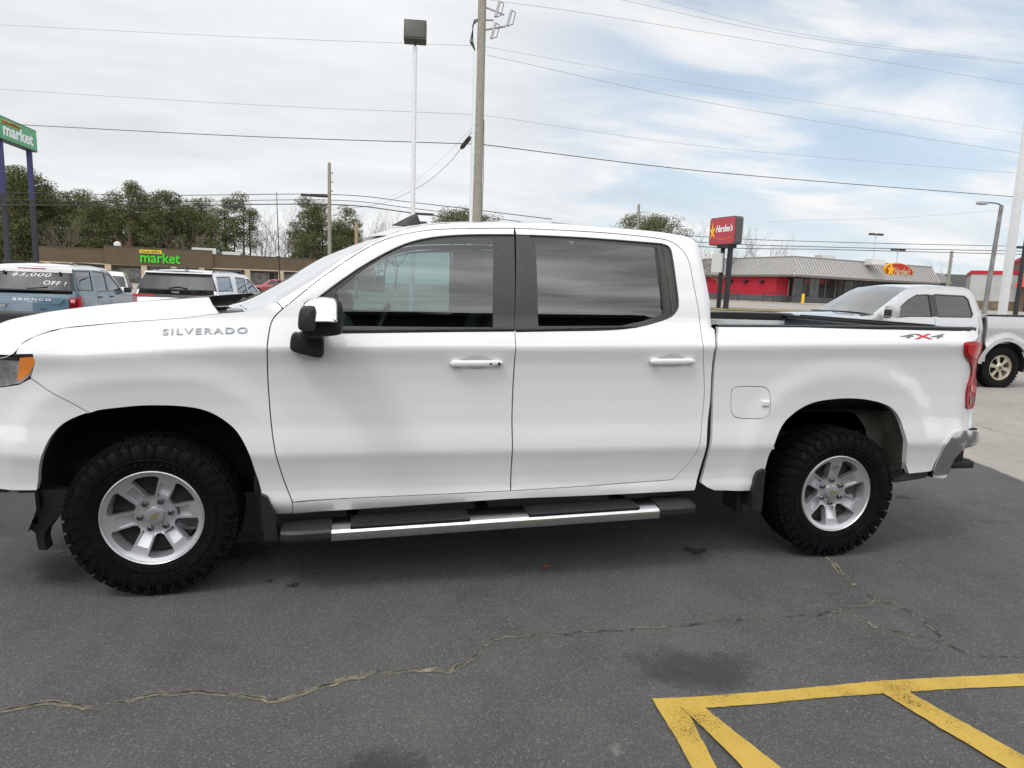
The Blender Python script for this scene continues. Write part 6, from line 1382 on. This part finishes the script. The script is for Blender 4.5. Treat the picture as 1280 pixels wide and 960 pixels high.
for i, (a_, b_, c_, r, w3) in enumerate(((296, 302.5, 308, .03, 'highest'), (303, 309, 314, .035, 'middle'), (308.5, 312, 318, .035, 'lowest'))):
    wire([(690, a_-18, 66), (880, a_, 70), (1040, b_, 72), (1280, c_, 74), (1400, c_+2, 75)], r, 'far overhead wire above the grey mansard roof, the %s of three' % w3)
wire([(960, 277, 90), (1120, 272, 90), (1250, 263, 90), (1400, 254, 90)], .018, 'faint far wire passing the street lamp head', wirel)

# ================================================================== trees
rnd = random.Random(11)
def leafmat(name, c1, c2):
    m = mat(name, c1, .75, noise=(.55, .3, c2)); return m
pineM = leafmat('pine_needles', (.040, .062, .018), (.135, .145, .042)); oakM = leafmat('yellow_green_leaves', (.06, .085, .03), (.14, .14, .055)); darkM = leafmat('dark_evergreen_leaves', (.018, .034, .013), (.045, .062, .022))
barkM = mat('pine_bark', (.09, .06, .04), .9, noise=(3, .3)); twigM = mat('bare_twigs', (.17, .14, .12), .9, noise=(.6, .25)); twigR = mat('reddish_bare_twigs', (.20, .13, .105), .9, noise=(.6, .25))
def leaf_cloud(m, c, rad, n, s):
    for _ in range(n):
        while True:
            v = Vector((rnd.uniform(-1, 1), rnd.uniform(-1, 1), rnd.uniform(-1, 1)))
            if .35 < v.length < 1: break
        p = Vector(c)+Vector((v.x*rad[0], v.y*rad[1], v.z*rad[2])); a = Vector((rnd.gauss(0, 1), rnd.gauss(0, 1), rnd.gauss(0, .6))).normalized(); b = a.cross(Vector((rnd.gauss(0, 1), rnd.gauss(0, 1), rnd.gauss(0, 1)))).normalized(); k = s*rnd.uniform(.6, 1.4)
        b2 = len(m.v); m.v += [tuple(p-a*k), tuple(p+b*k*.45), tuple(p+a*k), tuple(p-b*k*.45)]; m.f.append((b2, b2+1, b2+2, b2+3))
def raw(m, name, mt, par): return obj(name, m.v, m.f, mt, par, smooth=False)
def pine(h, kind, label, grp, name='pine_tree'):
    t = thing(name, label, 'tree', (0, 0, 0), 0, grp); tr = MB(); lean = rnd.uniform(-.5, .5)
    top = Vector((lean, 0, h*.93)); tr.tube([(0, 0, -1), (lean*.3, 0, h*.4), (lean*.7, .1, h*.75), top], .2, 7, rs=[.26, .21, .13, .04])
    m = MB(); z0 = h*{'full': .12, 'high': .50, 'mid': .30}[kind]; nb = {'full': 64, 'high': 26, 'mid': 44}[kind]
    for k in range(nb):
        f = (k+rnd.random())/nb; z = z0+(h-z0)*f; an = rnd.uniform(0, 6.28); wd = (.17 if kind == 'high' else .24)*h*(1-.62*f**2.2)*(.55+.45*min(1, f*5))
        r = wd*rnd.uniform(.35, 1.0); c = (lean*z/h+r*math.cos(an), r*math.sin(an), z+rnd.uniform(-.2, .4))
        tr.tube([(lean*z/h, 0, z-.5), c], .05, 3, rs=[.07, .02]); s_ = rnd.uniform(.75, 1.35)*h/16
        leaf_cloud(m, c, (1.35*s_, 1.35*s_, .80*s_), 150, .15)
    raw(m, 'crown', pineM, t); tr.build('trunk', barkM, t); return t
def grow(tr, p, d, L_, r, lev, maxl, sp=.55):
    n = 3; pts = [p]; q_ = p.copy(); dd = d.copy()
    for _ in range(n): dd = (dd+Vector((rnd.gauss(0, .10), rnd.gauss(0, .10), rnd.gauss(.03, .06)))).normalized(); q_ = q_+dd*L_/n; pts.append(q_.copy())
    tr.tube(pts, r, 5 if lev < 2 else 3, rs=[r*(1-.45*i/n) for i in range(n+1)])
    if lev >= maxl: return
    for k in range(rnd.choice((3, 4)) if lev < 3 else 3):
        i = rnd.choice((2, 3, 3)); nd = (dd+Vector((rnd.gauss(0, sp), rnd.gauss(0, sp), rnd.gauss(.1, sp*.5)))).normalized(); grow(tr, pts[i], nd, L_*rnd.uniform(.58, .82), r*.52, lev+1, maxl, sp)
def bare(h, label, grp, mt, name='bare_tree'):
    t = thing(name, label, 'tree', (0, 0, 0), 0, grp); tr = MB(); grow(tr, Vector((0, 0, -.5)), Vector((0, 0, 1)), h*.36, .20, 0, 5, .5)
    raw(tr, 'trunk', mt, t); return t
def round_tree(h, wd, label, mt, grp=None, name='evergreen_tree'):
    t = thing(name, label, 'tree', (0, 0, 0), 0, grp); tr = MB(); m = MB(); tr.tube([(0, 0, -1), (.1, 0, h*.7)], .2, 7, rs=[.3, .12])
    for k in range(34):
        an = rnd.uniform(0, 6.28); e = rnd.uniform(-.35, 1.4); r = wd*.5*rnd.uniform(.75, 1.0); c = (r*math.cos(an)*math.cos(e)*.85, r*math.sin(an)*math.cos(e)*.85, h*.70+r*math.sin(e)*.66)
        tr.tube([(0, 0, h*.55), c], .05, 3, rs=[.10, .02]); leaf_cloud(m, c, (.26*wd*.5+.3, .26*wd*.5+.3, .20*wd*.5+.2), 120, .15)
    raw(m, 'crown', mt, t); tr.build('trunk', barkM, t); return t
GP = 'pine wood behind the brown shopping strip'
protos = [pine(16, 'full', 'x', GP), pine(16, 'mid', 'x', GP), pine(16, 'high', 'x', GP), pine(16, 'full', 'x', GP), pine(16, 'high', 'x', GP)]
used = set()
def put(proto, px, pytop, d, label, h0=16., sxy=1., grp=None):
    o = proto if proto.name not in used else copy_tree(proto); used.add(proto.name)
    p = at(px, pytop, d); x_, y_ = float(p[0]), float(p[1]); g_ = gz(x_, y_); s = (float(p[2])-g_)/h0
    o.location = (x_, y_, g_); o.scale = (s*sxy, s*sxy, s); o.rotation_euler = (0, 0, rnd.uniform(0, 6.28)); o['label'] = label
    if grp: o['group'] = grp
    return o
LB = {0: 'dense dark green pine with foliage to the ground in the wood behind the brown strip', 1: 'loose green pine of middle density in the wood behind the brown strip', 2: 'tall open pine with a bare trunk and high crown behind the brown strip'}
for px, py, d, k in ((-30, 205, 118, 0), (-8, 212, 122, 0), (12, 209, 116, 3), (30, 216, 118, 0), (50, 226, 120, 1), (66, 236, 124, 3), (84, 243, 122, 1), (100, 240, 125, 2), (112, 246, 118, 1), (128, 250, 124, 0), (145, 244, 120, 1), (160, 228, 118, 4), (172, 236, 122, 1), (186, 246, 125, 0), (200, 241, 118, 3), (212, 243, 119, 0), (226, 250, 122, 1), (240, 252, 119, 1), (258, 251, 121, 2), (267, 262, 116, 1), (281, 249, 120, 4), (303, 245, 118, 2), (312, 262, 121, 4), (385, 250, 122, 1), (394, 253, 118, 0), (404, 262, 124, 3), (432, 259, 122, 4), (423, 276, 119, 0), (441, 278, 121, 1)):
    put(protos[k], px, py, d, LB[{3: 0, 4: 2}.get(k, k)], sxy=1.0 if k in (0, 3) else .95)
for px in list(range(-30, 250, 13))+[262, 292, 378, 392, 410, 428, 438]:
    put(protos[0 if px % 2 else 3], px+rnd.uniform(-3, 3), (np.interp(px, [-30, 20, 60, 100, 250, 300, 450], [222, 226, 248, 258, 264, 280, 284])+rnd.uniform(-5, 6)), rnd.uniform(132, 140), 'dense pine of the second row of the wood, partly hidden by nearer pines', sxy=1.15)
GBt = 'bare winter trees'
bt = [bare(14, 'x', GBt, twigM), bare(14, 'x', GBt, twigR), bare(14, 'x', GBt, twigM)]
for px, py, d, k in ((333, 262, 128, 0), (345, 270, 126, 1), (356, 257, 130, 0), (366, 268, 127, 2), (325, 285, 124, 1), (338, 290, 122, 1), (372, 282, 122, 1), (455, 268, 128, 0), (468, 264, 126, 2), (480, 263, 130, 0), (495, 266, 128, 2), (90, 262, 112, 2), (160, 282, 111, 1), (240, 276, 112, 2)):
    put(bt[k], px, py, d, {0: 'grey bare tree behind the brown strip, among the pines', 1: 'reddish bare tree low behind the brown strip, among the pines', 2: 'grey bare tree behind the brown strip, among the pines'}[k], h0=14*1.0, sxy=.9)
for px, py, d, k, lab in ((866, 279, 84, 0, 'leafless tree right behind the cab and the red pole sign'), (880, 292, 82, 2, 'lower leafless tree between the cab and the red pole sign'), (928, 284, 100, 0, 'leafless tree just right of the red pole sign'), (950, 284, 102, 2, 'leafless tree above the left end of the mansard roof'), (905, 300, 96, 2, 'leafless tree directly behind the posts of the red pole sign'), (1172, 326, 140, 0, 'faint far leafless tree beside the end of the mansard roof')):
    put(bt[k], px, py, d, lab, h0=14*1.0, sxy=1.0, grp='bare trees by the restaurant')
r1 = round_tree(14, 9, 'round yellowish-green tree crown above the cab roof, the rightmost of three', oakM)
for o_, (px, py, d, lab, mt) in zip((r1, None, None, None, None, None), ((830, 268, 95, 'round yellowish-green tree crown above the cab roof, the largest, nearest the cab corner', oakM), (796, 265, 98, 'round tree crown above the cab roof with a utility pole rising through it', oakM), (820, 267, 104, 'small thin tree crown between the two round crowns above the cab roof', oakM), (565, 260, 100, 'thin grey-green tree crown left of the big utility pole', oakM), (583, 258, 104, 'dark tree crown directly behind the big utility pole', darkM), (605, 265, 98, 'low brownish tree crown just right of the big utility pole', oakM))):
    o = r1 if o_ is not None else copy_tree(r1); p = at(px, py, d); x_, y_ = float(p[0]), float(p[1]); g_ = gz(x_, y_); s = (float(p[2])-g_)/13.4
    o.location = (x_, y_, g_); o.scale = ((.85, .85, s*1.0) if px != 820 else (.55, .55, s)); o['label'] = lab; o.rotation_euler[2] = rnd.uniform(0, 6)
    o.scale = (o.scale[0], o.scale[1], s)
h = round_tree(8, 8, 'dark rounded tree top far off between the two restaurants', darkM); p = at(1200, 345, 135); h.location = (float(p[0]), float(p[1]), .5); h.scale = (1.1, 1, (float(p[2])-.5)/8.9)
# brush below the wood
m = MB()
for k in range(170):
    px = rnd.uniform(-60, 470); d = rnd.uniform(116, 132); p = at(px, 320, d); hh = rnd.uniform(3, 9 if px < 250 else 6); leaf_cloud(m, (p[0], p[1], hh*.5), (2.2, 2.2, hh*.6), 60, .35)
tag(raw(m, 'undergrowth', mat('brown_undergrowth', (.05, .04, .022), .9, noise=(.25, .4, (.095, .085, .04))), None), kind='stuff')
